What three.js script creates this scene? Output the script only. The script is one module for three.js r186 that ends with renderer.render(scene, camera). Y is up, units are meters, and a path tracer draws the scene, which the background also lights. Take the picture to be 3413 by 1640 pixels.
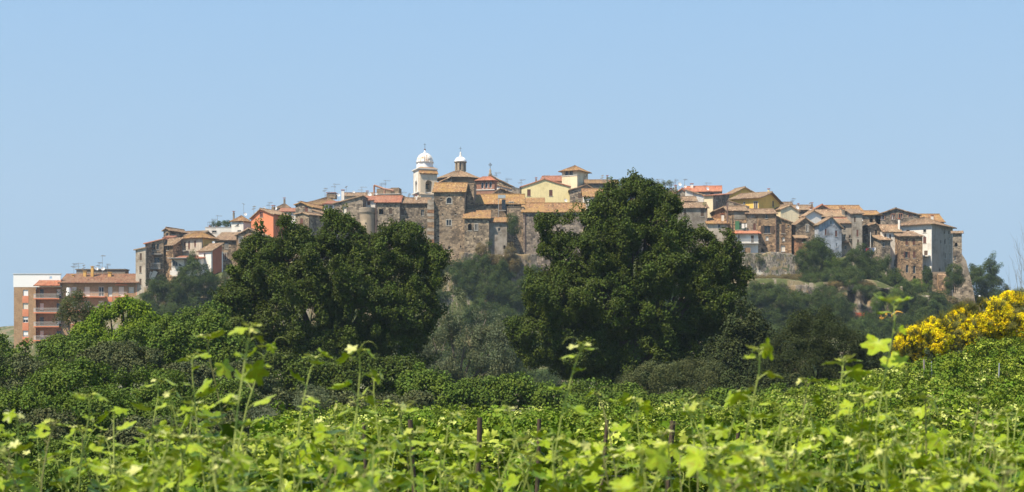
import * as THREE from 'three';
import { mergeGeometries } from 'three/addons/utils/BufferGeometryUtils.js';

// ---------- camera, sky, sun, exposure ----------
const F = 4689, CX = 1706.5, HY = 1180, EYE = 2.2, RAD = Math.PI / 180;
const scene = new THREE.Scene();
const camera = new THREE.PerspectiveCamera(2 * Math.atan(820 / F) / RAD, 3413 / 1640, 0.3, 9000);
camera.position.set(0, EYE, 0);
camera.lookAt(0, EYE, -10);
camera.setViewOffset(3413, 1640, 0, 820 - HY, 3413, 1640);
camera.focus = 220; camera.userData.fStop = 7;
const renderer = new THREE.WebGLRenderer({ antialias: true });
renderer.toneMapping = THREE.LinearToneMapping;
renderer.toneMappingExposure = 1.98;
renderer.shadowMap.enabled = true;
{ // clear early-summer sky: paler towards the horizon
  const w = 64, h = 512, d = new Float32Array(w * h * 4);
  const zen = [0.085, 0.175, 0.345], mid = [0.146, 0.277, 0.45], low = [0.232, 0.35, 0.44];
  for (let y = 0; y < h; y++) {
    const el = ((y + 0.5) / h - 0.5) * 180;
    for (let x = 0; x < w; x++) for (let c = 0; c < 3; c++) {
      let v;
      if (el <= 0) v = low[c] * 0.5;
      else if (el < 16) { const t = Math.pow(el / 16, 0.85); v = low[c] + (mid[c] - low[c]) * t; }
      else { const t = Math.pow((el - 16) / 74, 0.6); v = mid[c] + (zen[c] - mid[c]) * t; }
      d[(y * w + x) * 4 + c] = v;
    }
    for (let x = 0; x < w; x++) d[(y * w + x) * 4 + 3] = 1;
  }
  const sky = new THREE.DataTexture(d, w, h, THREE.RGBAFormat, THREE.FloatType);
  sky.mapping = THREE.EquirectangularReflectionMapping; sky.magFilter = sky.minFilter = THREE.LinearFilter; sky.wrapS = THREE.RepeatWrapping; sky.needsUpdate = true;
  scene.background = sky; scene.environment = sky;
}
const sun = new THREE.DirectionalLight(0xfff0d8, 4.8);
const SUN = new THREE.Vector3(-0.41, 0.84, 0.355).normalize();
sun.position.copy(SUN).multiplyScalar(600); sun.position.z -= 170; sun.target.position.set(0, 0, -170);
sun.castShadow = true; sun.shadow.mapSize.set(4096, 4096);
Object.assign(sun.shadow.camera, { left: -220, right: 220, top: 220, bottom: -220, near: 1, far: 1200 });
scene.add(sun, sun.target);
scene.fog = new THREE.FogExp2(0xb9cfe4, 0.0002);

// ---------- helpers ----------
function rng(a) { return () => { a |= 0; a = a + 0x6D2B79F5 | 0; let t = Math.imul(a ^ a >>> 15, 1 | a); t = t + Math.imul(t ^ t >>> 7, 61 | t) ^ t; return ((t ^ t >>> 14) >>> 0) / 4294967296; }; }
const V = (x, y, z) => new THREE.Vector3(x, y, z);
const lerp = (a, b, t) => a + (b - a) * t, clamp = (x, a, b) => Math.min(b, Math.max(a, x)), sstep = (a, b, x) => { const t = clamp((x - a) / (b - a), 0, 1); return t * t * (3 - 2 * t); };
const at = (px, py, D) => V((px - CX) / F * D, EYE + (HY - py) / F * D, -D);   // photograph pixel at a distance, as a point in metres
const taken = {};
function numbered(name) { const n = taken[name] = (taken[name] ?? -1) + 1; return n ? name + '_' + String(n).padStart(3, '0') : name; }
function shadow(m) { m.castShadow = m.receiveShadow = true; return m; }
function tag(o, label, category, group, kind) { if (label) o.userData.label = label; if (category) o.userData.category = category; if (group) o.userData.group = group; if (kind) o.userData.kind = kind; return o; }
function thing(name, label, category, pos, turn = 0, group) { const o = new THREE.Group(); o.name = numbered(name); if (pos) o.position.copy(pos); o.rotation.y = turn; tag(o, label, category, group); scene.add(o); return o; }
function part(name, geo, mat, parent, label) { const m = shadow(new THREE.Mesh(geo, mat)); m.name = name; if (label) m.userData.label = label; parent.add(m); return m; }
function structure(name, geo, mat) { const m = part(numbered(name), geo, mat, scene); m.userData.kind = 'structure'; return m; }
const boxCache = new Map();
function box(w, h, d, x = 0, y = 0, z = 0) { return new THREE.BoxGeometry(w, h, d).translate(x, y, z); }
function cbox(w, h, d) { const k = [w, h, d].map(v => v.toFixed(3)).join(); if (!boxCache.has(k)) boxCache.set(k, new THREE.BoxGeometry(w, h, d)); return boxCache.get(k); }
function put(m, x, y, z, ry = 0) { m.position.set(x, y, z); m.rotation.y = ry; return m; }
function merge(list) { const l = list.map(g => { const n = g.index ? g.toNonIndexed() : g; for (const k of Object.keys(n.attributes)) if (!['position', 'normal', 'uv'].includes(k)) n.deleteAttribute(k); n.morphAttributes = {}; return n; }); return l.length > 1 ? mergeGeometries(l) : l[0]; }
function tube(pts, r0, r1, sides = 6, seg) { // tapered tube through points
  const c = new THREE.CatmullRomCurve3(pts), n = seg || Math.max(2, pts.length * 2), fr = c.computeFrenetFrames(n), P = [], N = [], UVs = [], I = [], len = c.getLength();
  for (let i = 0; i <= n; i++) {
    const p = c.getPoint(i / n), r = lerp(r0, r1, i / n);
    for (let j = 0; j <= sides; j++) { const a = j / sides * 6.28318, nx = fr.normals[i].clone().multiplyScalar(Math.cos(a)).addScaledVector(fr.binormals[i], Math.sin(a)); P.push(p.x + nx.x * r, p.y + nx.y * r, p.z + nx.z * r); N.push(nx.x, nx.y, nx.z); UVs.push(j / sides * r0 * 6, i / n * len); }
  }
  for (let i = 0; i < n; i++) for (let j = 0; j < sides; j++) { const a = i * (sides + 1) + j, b = a + sides + 1; I.push(a, a + 1, b, b, a + 1, b + 1); }
  const g = new THREE.BufferGeometry(); g.setAttribute('position', new THREE.Float32BufferAttribute(P, 3)); g.setAttribute('normal', new THREE.Float32BufferAttribute(N, 3)); g.setAttribute('uv', new THREE.Float32BufferAttribute(UVs, 2)); g.setIndex(I); return g;
}
// ---------- noise and textures ----------
function hash2(x, y, s) { let h = Math.imul(x, 374761393) ^ Math.imul(y, 668265263) ^ Math.imul(s, 974711); h = Math.imul(h ^ h >>> 13, 1274126177); return ((h ^ h >>> 16) >>> 0) / 4294967296; }
function vnoise(x, y, per, s) { const xi = Math.floor(x), yi = Math.floor(y), fx = x - xi, fy = y - yi, u = fx * fx * (3 - 2 * fx), v = fy * fy * (3 - 2 * fy), m = (a) => ((a % per) + per) % per; const x0 = m(xi), x1 = m(xi + 1), y0 = m(yi), y1 = m(yi + 1); return lerp(lerp(hash2(x0, y0, s), hash2(x1, y0, s), u), lerp(hash2(x0, y1, s), hash2(x1, y1, s), u), v); }
function fbm(u, v, per, oct, s) { let a = 0.5, t = 0, n = 0; for (let i = 0; i < oct; i++) { t += a * vnoise(u * per, v * per, per, s + i * 17); n += a; a *= 0.55; per *= 2; } return t / n; }
function n3(x, y, z, s = 1) { const zi = Math.floor(z), f = z - zi, g = f * f * (3 - 2 * f); return lerp(vnoise(x, y, 4096, s + zi * 131), vnoise(x, y, 4096, s + (zi + 1) * 131), g); }
function texture(n, fn, srgb = true) {
  const d = new Uint8Array(n * n * 4);
  for (let y = 0; y < n; y++) for (let x = 0; x < n; x++) { const c = fn(x / n, y / n, x, y), i = (y * n + x) * 4; d[i] = clamp(c[0], 0, 1) * 255; d[i + 1] = clamp(c[1], 0, 1) * 255; d[i + 2] = clamp(c[2], 0, 1) * 255; d[i + 3] = 255; }
  const t = new THREE.DataTexture(d, n, n); t.wrapS = t.wrapT = THREE.RepeatWrapping; t.magFilter = THREE.LinearFilter; t.minFilter = THREE.LinearMipmapLinearFilter; t.generateMipmaps = true; if (srgb) t.colorSpace = THREE.SRGBColorSpace; t.needsUpdate = true; return t;
}
const enc = (l) => l <= 0.0031308 ? l * 12.92 : 1.055 * Math.pow(l, 1 / 2.4) - 0.055;   // linear -> sRGB
const mix3 = (a, b, t) => [lerp(a[0], b[0], t), lerp(a[1], b[1], t), lerp(a[2], b[2], t)];
const encC = (c) => [enc(c[0]), enc(c[1]), enc(c[2])];
const SIZE = 16; // metres that one wall texture covers
// coursed rubble: each stone has its own tone; patches of plaster and of dark weathering
function stoneTexture(seed, o) {
  const n = 1024, R = rng(seed), rows = [], tone = new Float32Array(n * n), hgt = new Float32Array(n * n);
  let y = 0; while (y < n) { const h = Math.round(lerp(o.h[0], o.h[1], R()) * n / SIZE); rows.push([y, Math.min(n, y + h)]); y += h; }
  for (const [y0, y1] of rows) {
    let x = 0; const xs = []; while (x < n) { const w = Math.round(lerp(o.w[0], o.w[1], R()) * n / SIZE); xs.push([x, Math.min(n, x + w), R(), R()]); x += w; }
    for (const [x0, x1, t, q] of xs) for (let yy = y0; yy < y1; yy++) for (let xx = x0; xx < x1; xx++) { const e = Math.min(xx - x0, x1 - 1 - xx, yy - y0, y1 - 1 - yy); tone[yy * n + xx] = e < 1 ? -1 : (q < 0.05 ? 0.02 : q > 0.93 ? 1.35 : t); hgt[yy * n + xx] = e < 1 ? 0.25 : 0.6 + 0.4 * t; }
  }
  const map = texture(n, (u, v, x, yy) => {
    const wob = fbm(u, v, 64, 3, seed), xx = (x + Math.round((wob - 0.5) * 10) + n) % n, y2 = (yy + Math.round((fbm(u, v, 64, 3, seed + 5) - 0.5) * 10) + n) % n;
    const t = tone[y2 * n + xx], big = fbm(u, v, 5, 5, seed + 9), med = fbm(u, v, 24, 4, seed + 3), fine = fbm(u, v, 160, 2, seed + 4);
    let c = t < 0 ? o.mortar : mix3(o.dark, o.light, clamp(t * 0.75 + (med - 0.5) * 1.3 + 0.12, 0, 1.3));
    c = mix3(c, o.patch, sstep(0.56, 0.64, big + (med - 0.5) * 0.3) * (o.patchAmt ?? 0.5));
    c = mix3(c, o.dark, sstep(0.58, 0.7, fbm(u, v, 9, 4, seed + 21)) * 0.55);
    const g = 0.8 + 0.4 * fine; return encC([c[0] * g, c[1] * g, c[2] * g]);
  });
  const bump = texture(512, (u, v, x, yy) => { const h = hgt[(yy * 2) * n + x * 2] * 0.7 + 0.3 * fbm(u, v, 64, 3, seed + 8); return [h, h, h]; }, false);
  return { map, bump };
}
// lime plaster: pale, with damp stains, bare patches and fine grain
function plasterTexture(seed, o) {
  const map = texture(1024, (u, v) => {
    const big = fbm(u, v, 4, 5, seed), med = fbm(u, v, 18, 4, seed + 3), fine = fbm(u, v, 140, 2, seed + 6), drip = fbm(u * 3, v * 0.34, 24, 3, seed + 8);
    let c = mix3(o.base, o.stain, sstep(0.42, 0.72, big * 0.6 + med * 0.4) * o.amt);
    c = mix3(c, o.stain, sstep(0.55, 0.75, drip) * o.amt * 0.5);
    c = mix3(c, o.bare, sstep(0.63, 0.66, big * 0.5 + med * 0.5 + (fine - 0.5) * 0.08) * (o.bareAmt ?? 0));
    const g = 0.9 + 0.2 * fine; return encC([c[0] * g, c[1] * g, c[2] * g]);
  });
  return { map };
}
// clay tiles: every tile with its own tone, lichen in patches
function tileTexture(seed, o) {
  const map = texture(1024, (u, v) => {
    const cx = Math.floor(u * 58), cy = Math.floor(v * 40), t = hash2(cx, cy, seed), t2 = hash2(cx, cy, seed + 1), cl = hash2(cx, 0, seed + 4);
    const lich = fbm(u, v, 6, 5, seed + 2), med = fbm(u, v, 40, 3, seed + 3);
    let c = mix3(o.a, o.b, clamp(t * 0.75 + cl * 0.35 - 0.05, 0, 1));
    if (t2 > 0.93) c = mix3(c, o.pale, 0.7); if (t2 < 0.06) c = mix3(c, [0.05, 0.035, 0.025], 0.6);
    c = mix3(c, o.lichen, sstep(0.42, 0.62, lich + (med - 0.5) * 0.5) * o.amt);
    const edge = (v * 40) % 1 < 0.12 ? 0.72 : 1, g = (0.8 + 0.4 * med) * edge; return encC([c[0] * g, c[1] * g, c[2] * g]);
  });
  return map;
}
function mat(o) { return new THREE.MeshStandardMaterial({ roughness: 0.95, metalness: 0, side: THREE.DoubleSide, ...o }); }
const col = (r, g, b) => new THREE.Color().setRGB(r, g, b);
function wallMat(t, tint, bump = 0.03) { const m = mat({ map: t.map.clone(), color: tint ? col(...tint) : col(1, 1, 1) }); m.map.repeat.set(1 / SIZE, 1 / SIZE); if (t.bump) { m.bumpMap = t.bump.clone(); m.bumpMap.repeat.set(1 / SIZE, 1 / SIZE); m.bumpScale = bump; } return m; }
const sBrown = stoneTexture(11, { h: [0.18, 0.34], w: [0.25, 0.6], dark: [0.06, 0.044, 0.03], light: [0.39, 0.29, 0.19], mortar: [0.2, 0.15, 0.105], patch: [0.3, 0.235, 0.165], patchAmt: 0.5 });
const sGrey = stoneTexture(23, { h: [0.18, 0.36], w: [0.25, 0.6], dark: [0.06, 0.048, 0.037], light: [0.37, 0.3, 0.22], mortar: [0.2, 0.162, 0.122], patch: [0.3, 0.255, 0.205], patchAmt: 0.6 });
const sRubble = stoneTexture(37, { h: [0.34, 0.55], w: [0.35, 0.8], dark: [0.08, 0.066, 0.055], light: [0.36, 0.29, 0.225], mortar: [0.075, 0.06, 0.05], patch: [0.34, 0.27, 0.21], patchAmt: 0.3 });
const sBrick = stoneTexture(41, { h: [0.09, 0.11], w: [0.22, 0.3], dark: [0.23, 0.09, 0.05], light: [0.36, 0.15, 0.085], mortar: [0.3, 0.2, 0.15], patch: [0.32, 0.17, 0.11], patchAmt: 0.3 });
const sTan = stoneTexture(43, { h: [0.09, 0.11], w: [0.22, 0.3], dark: [0.27, 0.16, 0.085], light: [0.43, 0.27, 0.145], mortar: [0.36, 0.25, 0.155], patch: [0.4, 0.255, 0.145], patchAmt: 0.3 });
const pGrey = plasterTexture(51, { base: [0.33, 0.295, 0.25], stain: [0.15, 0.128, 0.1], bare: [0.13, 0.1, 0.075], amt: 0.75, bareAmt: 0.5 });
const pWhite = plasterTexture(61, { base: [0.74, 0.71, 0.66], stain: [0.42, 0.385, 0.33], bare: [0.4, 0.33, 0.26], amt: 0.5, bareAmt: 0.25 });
const pColor = plasterTexture(71, { base: [0.78, 0.78, 0.78], stain: [0.5, 0.49, 0.46], bare: [0.44, 0.4, 0.36], amt: 0.45, bareAmt: 0.12 });
const pBlue = plasterTexture(81, { base: [0.37, 0.41, 0.47], stain: [0.15, 0.165, 0.195], bare: [0.15, 0.13, 0.12], amt: 1, bareAmt: 0.6 });
const M = {
  brown: wallMat(sBrown), brown2: wallMat(sBrown, [1.12, 0.98, 0.85]), red: wallMat(sBrown, [1.05, 0.72, 0.55]),
  gstone: wallMat(sGrey), gstone2: wallMat(sGrey, [1.15, 1.1, 1.0]), rubble: wallMat(sRubble, null, 0.12), brick: wallMat(sBrick), tan: wallMat(sTan),
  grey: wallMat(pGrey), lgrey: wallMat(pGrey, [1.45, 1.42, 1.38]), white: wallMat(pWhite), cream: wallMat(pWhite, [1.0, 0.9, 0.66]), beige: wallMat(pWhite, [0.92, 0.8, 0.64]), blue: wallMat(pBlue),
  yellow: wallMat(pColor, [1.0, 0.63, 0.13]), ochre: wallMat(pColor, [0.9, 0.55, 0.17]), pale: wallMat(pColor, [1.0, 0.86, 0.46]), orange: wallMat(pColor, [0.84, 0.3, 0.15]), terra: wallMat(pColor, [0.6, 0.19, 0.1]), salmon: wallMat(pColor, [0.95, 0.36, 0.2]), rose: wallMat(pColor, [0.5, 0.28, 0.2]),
  purewhite: mat({ color: col(0.8, 0.8, 0.8) }), offwhite: mat({ color: col(0.62, 0.6, 0.56) }), concrete: mat({ color: col(0.3, 0.29, 0.27) }),
  pane: mat({ color: col(0.02, 0.024, 0.03), roughness: 0.12 }), dark: mat({ color: col(0.03, 0.028, 0.026) }), frame: mat({ color: col(0.34, 0.32, 0.28), roughness: 0.7 }), wood: mat({ color: col(0.1, 0.062, 0.04), roughness: 0.75 }), redwood: mat({ color: col(0.13, 0.05, 0.035), roughness: 0.7 }), blind: mat({ color: col(0.68, 0.62, 0.52), roughness: 0.8 }), sill: mat({ color: col(0.4, 0.37, 0.32) }),
  iron: mat({ color: col(0.1, 0.095, 0.09), roughness: 0.6, metalness: 0.5 }), aerial: mat({ color: col(0.3, 0.3, 0.3), roughness: 0.5, metalness: 0.6 }), dish: mat({ color: col(0.75, 0.75, 0.74), roughness: 0.5 }), rail: mat({ color: col(0.6, 0.57, 0.52), roughness: 0.6 }), tin: mat({ color: col(0.42, 0.46, 0.48), roughness: 0.5, metalness: 0.3 }), copper: mat({ color: col(0.16, 0.1, 0.08), roughness: 0.7 }),
  greenPaint: mat({ color: col(0.05, 0.16, 0.07), roughness: 0.6 }), cloth: mat({ color: col(0.75, 0.73, 0.68) }), canvas: mat({ color: col(0.62, 0.55, 0.44) }), bark: mat({ color: col(0.075, 0.06, 0.048) }), barkPale: mat({ color: col(0.2, 0.17, 0.145) }),
};
const tileOld = tileTexture(101, { a: [0.115, 0.074, 0.046], b: [0.295, 0.188, 0.11], lichen: [0.225, 0.165, 0.1], pale: [0.46, 0.35, 0.24], amt: 0.6 });
const tileLichen = tileTexture(111, { a: [0.14, 0.078, 0.04], b: [0.33, 0.18, 0.08], lichen: [0.285, 0.175, 0.055], pale: [0.44, 0.32, 0.18], amt: 0.65 });
const tileRed = tileTexture(121, { a: [0.3, 0.105, 0.058], b: [0.45, 0.17, 0.09], lichen: [0.37, 0.2, 0.12], pale: [0.5, 0.26, 0.15], amt: 0.4 });
function roofMat(t, tint) { const m = mat({ map: t.clone(), color: tint ? col(...tint) : col(1, 1, 1), roughness: 0.92 }); m.map.repeat.set(1 / SIZE, 1 / SIZE); return m; }
const T = { old: roofMat(tileOld), pale: roofMat(tileOld, [1.15, 1.15, 1.15]), grey: roofMat(tileOld, [0.72, 0.72, 0.74]), lichen: roofMat(tileLichen), gold: roofMat(tileLichen, [1.1, 1.1, 1.0]), brown: roofMat(tileLichen, [0.8, 0.85, 0.95]), red: roofMat(tileRed), rust: roofMat(tileRed, [0.8, 0.85, 0.9]) };
// ---------- houses: hollow walls with real openings, tiled roofs, windows with frames, panes and shutters ----------
const HR = rng(7);
// a slope of curved tiles between eave a-b and ridge d-c, with a thickness
function tileSlope(a, b, c, d, fine = true, uo = 0) {
  const w = Math.max(a.distanceTo(b), d.distanceTo(c)), s = (a.distanceTo(d) + b.distanceTo(c)) / 2;
  const waves = Math.max(3, Math.round(w / 0.3)), nu = fine ? waves * 3 : 6, nv = fine ? Math.max(3, Math.round(s / 0.9)) : 2, P = [], UV = [], I = [];
  const nrm = b.clone().sub(a).cross(d.clone().sub(a).add(c.clone().sub(b))).normalize(); if (nrm.y < 0) nrm.negate();
  const q = V(), e = V(), r = V(), shift = HR() * 100;
  const amp = fine ? [-0.07, 0.06, 0.06] : [0, 0, 0];
  for (let j = 0; j <= nv; j++) for (let i = 0; i <= nu; i++) {
    const u = i / nu, v = j / nv; e.lerpVectors(a, b, u); r.lerpVectors(d, c, u); q.lerpVectors(e, r, v);
    const k = Math.floor(i / 3), wob = fine ? amp[i % 3] + (hash2(k, j, 5 + Math.floor(shift)) - 0.5) * 0.035 - 0.09 * Math.sin(v * 3.14) * vnoise(u * w * 0.3 + shift, v * 3, 999, 3) : 0;
    P.push(q.x + nrm.x * wob, q.y + nrm.y * wob, q.z + nrm.z * wob); UV.push(u * w + uo, v * s + uo * 0.7);
  }
  const row = nu + 1, flip = b.clone().sub(a).cross(d.clone().sub(a)).dot(nrm) < 0;
  const quad = (x, y, z, t) => flip ? I.push(x, z, y, y, z, t) : I.push(x, y, z, y, t, z);
  for (let j = 0; j < nv; j++) for (let i = 0; i < nu; i++) { const x = j * row + i; quad(x, x + 1, x + row, x + row + 1); }
  const top = P.length / 3, th = 0.13; // underside and rim
  const rim = []; for (let i = 0; i <= nu; i++) rim.push(i); for (let j = 1; j <= nv; j++) rim.push(j * row + nu); for (let i = nu - 1; i >= 0; i--) rim.push(nv * row + i); for (let j = nv - 1; j >= 1; j--) rim.push(j * row);
  const base = [a, b, c, d].map(p => p.clone().addScaledVector(nrm, -th)); for (const p of base) { P.push(p.x, p.y, p.z); UV.push(0, 0); }
  quad(top, top + 3, top + 1, top + 2);
  const low = P.length / 3; const n = rim.length;
  for (const k of rim) { const x = P[k * 3], y = P[k * 3 + 1], z = P[k * 3 + 2]; P.push(x, y, z); UV.push(UV[k * 2], UV[k * 2 + 1]); P.push(x - nrm.x * th, y - nrm.y * th, z - nrm.z * th); UV.push(UV[k * 2], UV[k * 2 + 1] + 0.1); }
  for (let i = 0; i < n; i++) { const x = low + i * 2, y = low + ((i + 1) % n) * 2; I.push(x, x + 1, y, y, x + 1, y + 1); }
  const g = new THREE.BufferGeometry(); g.setAttribute('position', new THREE.Float32BufferAttribute(P, 3)); g.setAttribute('uv', new THREE.Float32BufferAttribute(UV, 2)); g.setIndex(I); g.computeVertexNormals(); return g;
}
function wallShape(pts, holes) { const s = new THREE.Shape(pts.map(p => new THREE.Vector2(p[0], p[1]))); for (const h of holes) s.holes.push(h); return s; }
function hole(x, y, w, h, arch) { const p = new THREE.Path(); p.moveTo(x - w / 2, y - h / 2); p.lineTo(x + w / 2, y - h / 2); if (arch) { const r = w / 2, t = y + h / 2 - r; p.lineTo(x + r, t); p.absarc(x, t, r, 0, Math.PI, false); p.lineTo(x - r, t); } else { p.lineTo(x + w / 2, y + h / 2); p.lineTo(x - w / 2, y + h / 2); } p.closePath(); return p; }
function extrude(shape, depth, uo) { const g = new THREE.ExtrudeGeometry(shape, { depth, bevelEnabled: false, curveSegments: 6 }); const uv = g.attributes.uv; for (let i = 0; i < uv.count; i++) uv.setXY(i, uv.getX(i) + uo, uv.getY(i) + uo * 1.37); return g; }
const winGeo = new Map();
function ring(w, h, arch, t, d) {
  const k = ['r', w, h, arch, t, d].join(); if (!winGeo.has(k)) {
    const s = new THREE.Shape(hole(0, 0, w, h, arch).getPoints(5)); s.holes.push(hole(0, 0, w - 2 * t, h - 2 * t, arch));
    const list = [extrude(s, d, 0)]; if (w > 0.6 && !arch) list.push(box(t * 0.8, h - 2 * t, d * 0.8, 0, 0, d / 2)); winGeo.set(k, merge(list));
  } return winGeo.get(k);
}
function paneGeo(w, h, arch) { const k = ['p', w, h, arch].join(); if (!winGeo.has(k)) winGeo.set(k, extrude(new THREE.Shape(hole(0, 0, w, h, arch).getPoints(5)), 0.03, 0)); return winGeo.get(k); }
function shutterGeo(w, h) { const k = ['s', w, h].join(); if (!winGeo.has(k)) { const l = [box(w, h, 0.03)]; const n = Math.max(3, Math.round(h / 0.16)); for (let i = 0; i < n; i++) l.push(box(w * 0.8, h / n * 0.45, 0.05, 0, (i + 0.5) / n * h - h / 2, 0)); winGeo.set(k, merge(l)); } return winGeo.get(k); }
const q5 = (v) => Math.max(0.3, Math.round(v * 10) / 10);
// a window set in the plane of g (x right, y up, z out of the wall); its hole was cut by the wall
function setWindow(g, x, y, z, w, h, style, t = 0.34) {
  const kind = style[0], arch = style.includes('a'), brick = style.includes('r');
  if (kind === 'h') { // an opening without a window: only its stone sill
    const s = part('sill', cbox(w + 0.16, 0.1, 0.3), M.sill, g); put(s, x, y - h / 2 - 0.05, z - 0.1); return;
  }
  const wm = part(arch ? 'arched_window' : h > 1.9 && w > 0.7 ? 'door' : 'window', ring(w - 0.02, h - 0.02, arch, 0.08, 0.07), kind === 's' || kind === 'S' ? M.wood : kind === 'w' || kind === 'b' ? M.purewhite : M.frame, g);
  put(wm, x, y, z - 0.24);
  const pm = style.includes('R') ? M.redwood : style.includes('G') ? M.greenPaint : M.wood;
  if (kind === 's') { for (const e of [-1, 1]) put(part('shutter', shutterGeo(w / 2 - 0.02, h - 0.04), pm, wm), e * w / 4, 0, 0.17); }
  else if (kind === 'b') { put(part('roller_blind', cbox(w - 0.16, h - 0.16, 0.03), M.blind, wm), 0, 0, 0.05); }
  else {
    put(part('pane', paneGeo(w - 0.16, h - 0.16, arch), M.pane, wm), 0, 0, 0.0);
    if (kind === 'S') for (const e of [-1, 1]) put(part('shutter', shutterGeo(w / 2 - 0.02, h - 0.04), pm, wm), e * (w * 0.75 + 0.02), 0, 0.28, e * -0.12);
    if (kind === 'c') { put(part('curtain', cbox(w * 0.45, h - 0.2, 0.02), M.cloth, wm), -w * 0.2, 0, 0.05); }
  }
  if (!arch) put(part('sill', cbox(w + 0.2, 0.09, 0.22), M.sill, wm), 0, -h / 2 - 0.05, 0.2);
  if (style.includes('f') || brick) put(part('surround', ring(w + 0.3, h + 0.3, arch, 0.15, 0.05), brick ? M.brick : M.sill, wm), 0, 0, 0.235);
}
const ray = (px, py) => V((px - CX) / F, (HY - py) / F, -1), eyeP = V(0, EYE, 0);
function H(name, label, o) {
  const D = o.D, P0 = at(o.x[0], o.b, D), yaw = (o.yaw || 0) * RAD, c = Math.cos(yaw), s = Math.sin(yaw), uo = HR() * 90;
  const X1 = o.x[1] - CX, W = o.W || (X1 * D - P0.x * F) / (c * F - X1 * s);
  let L = o.L || 9;
  if (o.x[2] !== undefined) { const sx = o.x[2] - CX, S = yaw < 0 ? V(P0.x + W * c, 0, D + W * s) : V(P0.x, 0, D); L = (sx * S.z - S.x * F) / (-s * F - sx * c); L = clamp(L, 2, 40); }
  const h = (o.b - o.e) / F * D, dn = o.dn ?? 3, t = 0.34, yAt = (py, d) => EYE + (HY - py) / F * d - P0.y;
  const g = thing(name, label, o.cat || 'house', P0, yaw, o.group), wm = M[o.w], sm = M[o.sw || o.w], tm = T[o.t || 'old'];
  const ov = o.ov ?? 0.4, type = o.r[0];
  let front = [[0, -dn], [W, -dn], [W, h], [0, h]], sideTop = [h, h, h], roofs = [], mid = 0.5, lh = h, rh = h;
  const hi = 0.14; // underside of the tiles above the wall head
  if (type === 'eave' || type === 'saddle') {
    const rz = o.rf ?? 0.5, ry = yAt(o.r[1], D + L * rz * c + W / 2 * s), k = (ry - h) / (L * rz), bk = (ry - h) / (L * (1 - rz)); mid = rz; sideTop = [h, ry, h];
    roofs.push(tileSlope(V(-ov, h - ov * k + hi, ov), V(W + ov, h - ov * k + hi, ov), V(W + ov, ry + hi, -L * rz), V(-ov, ry + hi, -L * rz), true, uo));
    roofs.push(tileSlope(V(W + ov, h - ov * bk + hi, -L - ov), V(-ov, h - ov * bk + hi, -L - ov), V(-ov, ry + hi, -L * rz), V(W + ov, ry + hi, -L * rz), false, uo));
    roofs.push(new THREE.CylinderGeometry(0.13, 0.13, W + 2 * ov - 0.05, 6).rotateZ(Math.PI / 2).translate(W / 2, ry + hi + 0.04, -L * rz));
  } else if (type === 'gable') {
    const ax = o.r[2] === undefined ? W / 2 : clamp(((o.r[2] - CX) * D - P0.x * F) / (c * F - (o.r[2] - CX) * s), 0.2, W - 0.2), ay = yAt(o.r[1], D + ax * s), re = o.e2 === undefined ? h : yAt(o.e2, D + W * s); rh = re;
    front = [[0, -dn], [W, -dn], [W, re], [ax, ay], [0, h]];
    const k1 = (ay - h) / ax, k2 = (ay - re) / (W - ax);
    roofs.push(tileSlope(V(-ov, h - ov * k1 + hi, -L - 0.2), V(-ov, h - ov * k1 + hi, ov * 0.8), V(ax, ay + hi, ov * 0.8), V(ax, ay + hi, -L - 0.2), true, uo));
    roofs.push(tileSlope(V(W + ov, re - ov * k2 + hi, ov * 0.8), V(W + ov, re - ov * k2 + hi, -L - 0.2), V(ax, ay + hi, -L - 0.2), V(ax, ay + hi, ov * 0.8), true, uo));
    roofs.push(new THREE.CylinderGeometry(0.13, 0.13, L + ov * 0.8 + 0.15, 6).rotateX(Math.PI / 2).translate(ax, ay + hi + 0.04, -L / 2 + ov * 0.4 - 0.1));
  } else if (type === 'shed') {
    const ry = yAt(o.r[1], D + L * c), k = (ry - h) / L; sideTop = [h, (h + ry) / 2, ry];
    roofs.push(tileSlope(V(-ov, h - ov * k + hi, ov), V(W + ov, h - ov * k + hi, ov), V(W + ov, ry + hi, -L), V(-ov, ry + hi, -L), true, uo));
  } else if (type === 'shedX') {
    const re = yAt(o.r[1], D + W * s); rh = re; front = [[0, -dn], [W, -dn], [W, re], [0, h]]; const k = (re - h) / W;
    roofs.push(k > 0 ? tileSlope(V(-ov, h - ov * k + hi, -L - 0.2), V(-ov, h - ov * k + hi, ov * 0.7), V(W + 0.1, re + k * 0.1 + hi, ov * 0.7), V(W + 0.1, re + k * 0.1 + hi, -L - 0.2), true, uo)
      : tileSlope(V(W + ov, re + ov * k + hi, ov * 0.7), V(W + ov, re + ov * k + hi, -L - 0.2), V(-0.1, h - k * 0.1 + hi, -L - 0.2), V(-0.1, h - k * 0.1 + hi, ov * 0.7), true, uo));
  } else if (type === 'hip') {
    const ry = yAt(o.r[1], D + L / 2 * c + W / 2 * s), hx = Math.min(W / 2, (o.r[2] ?? 0.5) * L), k = (ry - h) / (L / 2), e = h - ov * k * 0.8 + hi, A = V(-ov, e, ov), B = V(W + ov, e, ov), C = V(W + ov, e, -L - ov), E = V(-ov, e, -L - ov), r0 = V(hx, ry + hi, -L / 2), r1 = V(W - hx, ry + hi, -L / 2);
    roofs.push(tileSlope(A, B, r1, r0, true, uo), tileSlope(B, C, r1, r1, true, uo), tileSlope(E, A, r0, r0, true, uo), tileSlope(C, E, r0, r1, false, uo));
  } else if (type === 'flat') { roofs = null; }
  // openings, from where the photograph shows them, on the front and on the visible side wall
  const wins = { f: [], s: [] };
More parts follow.
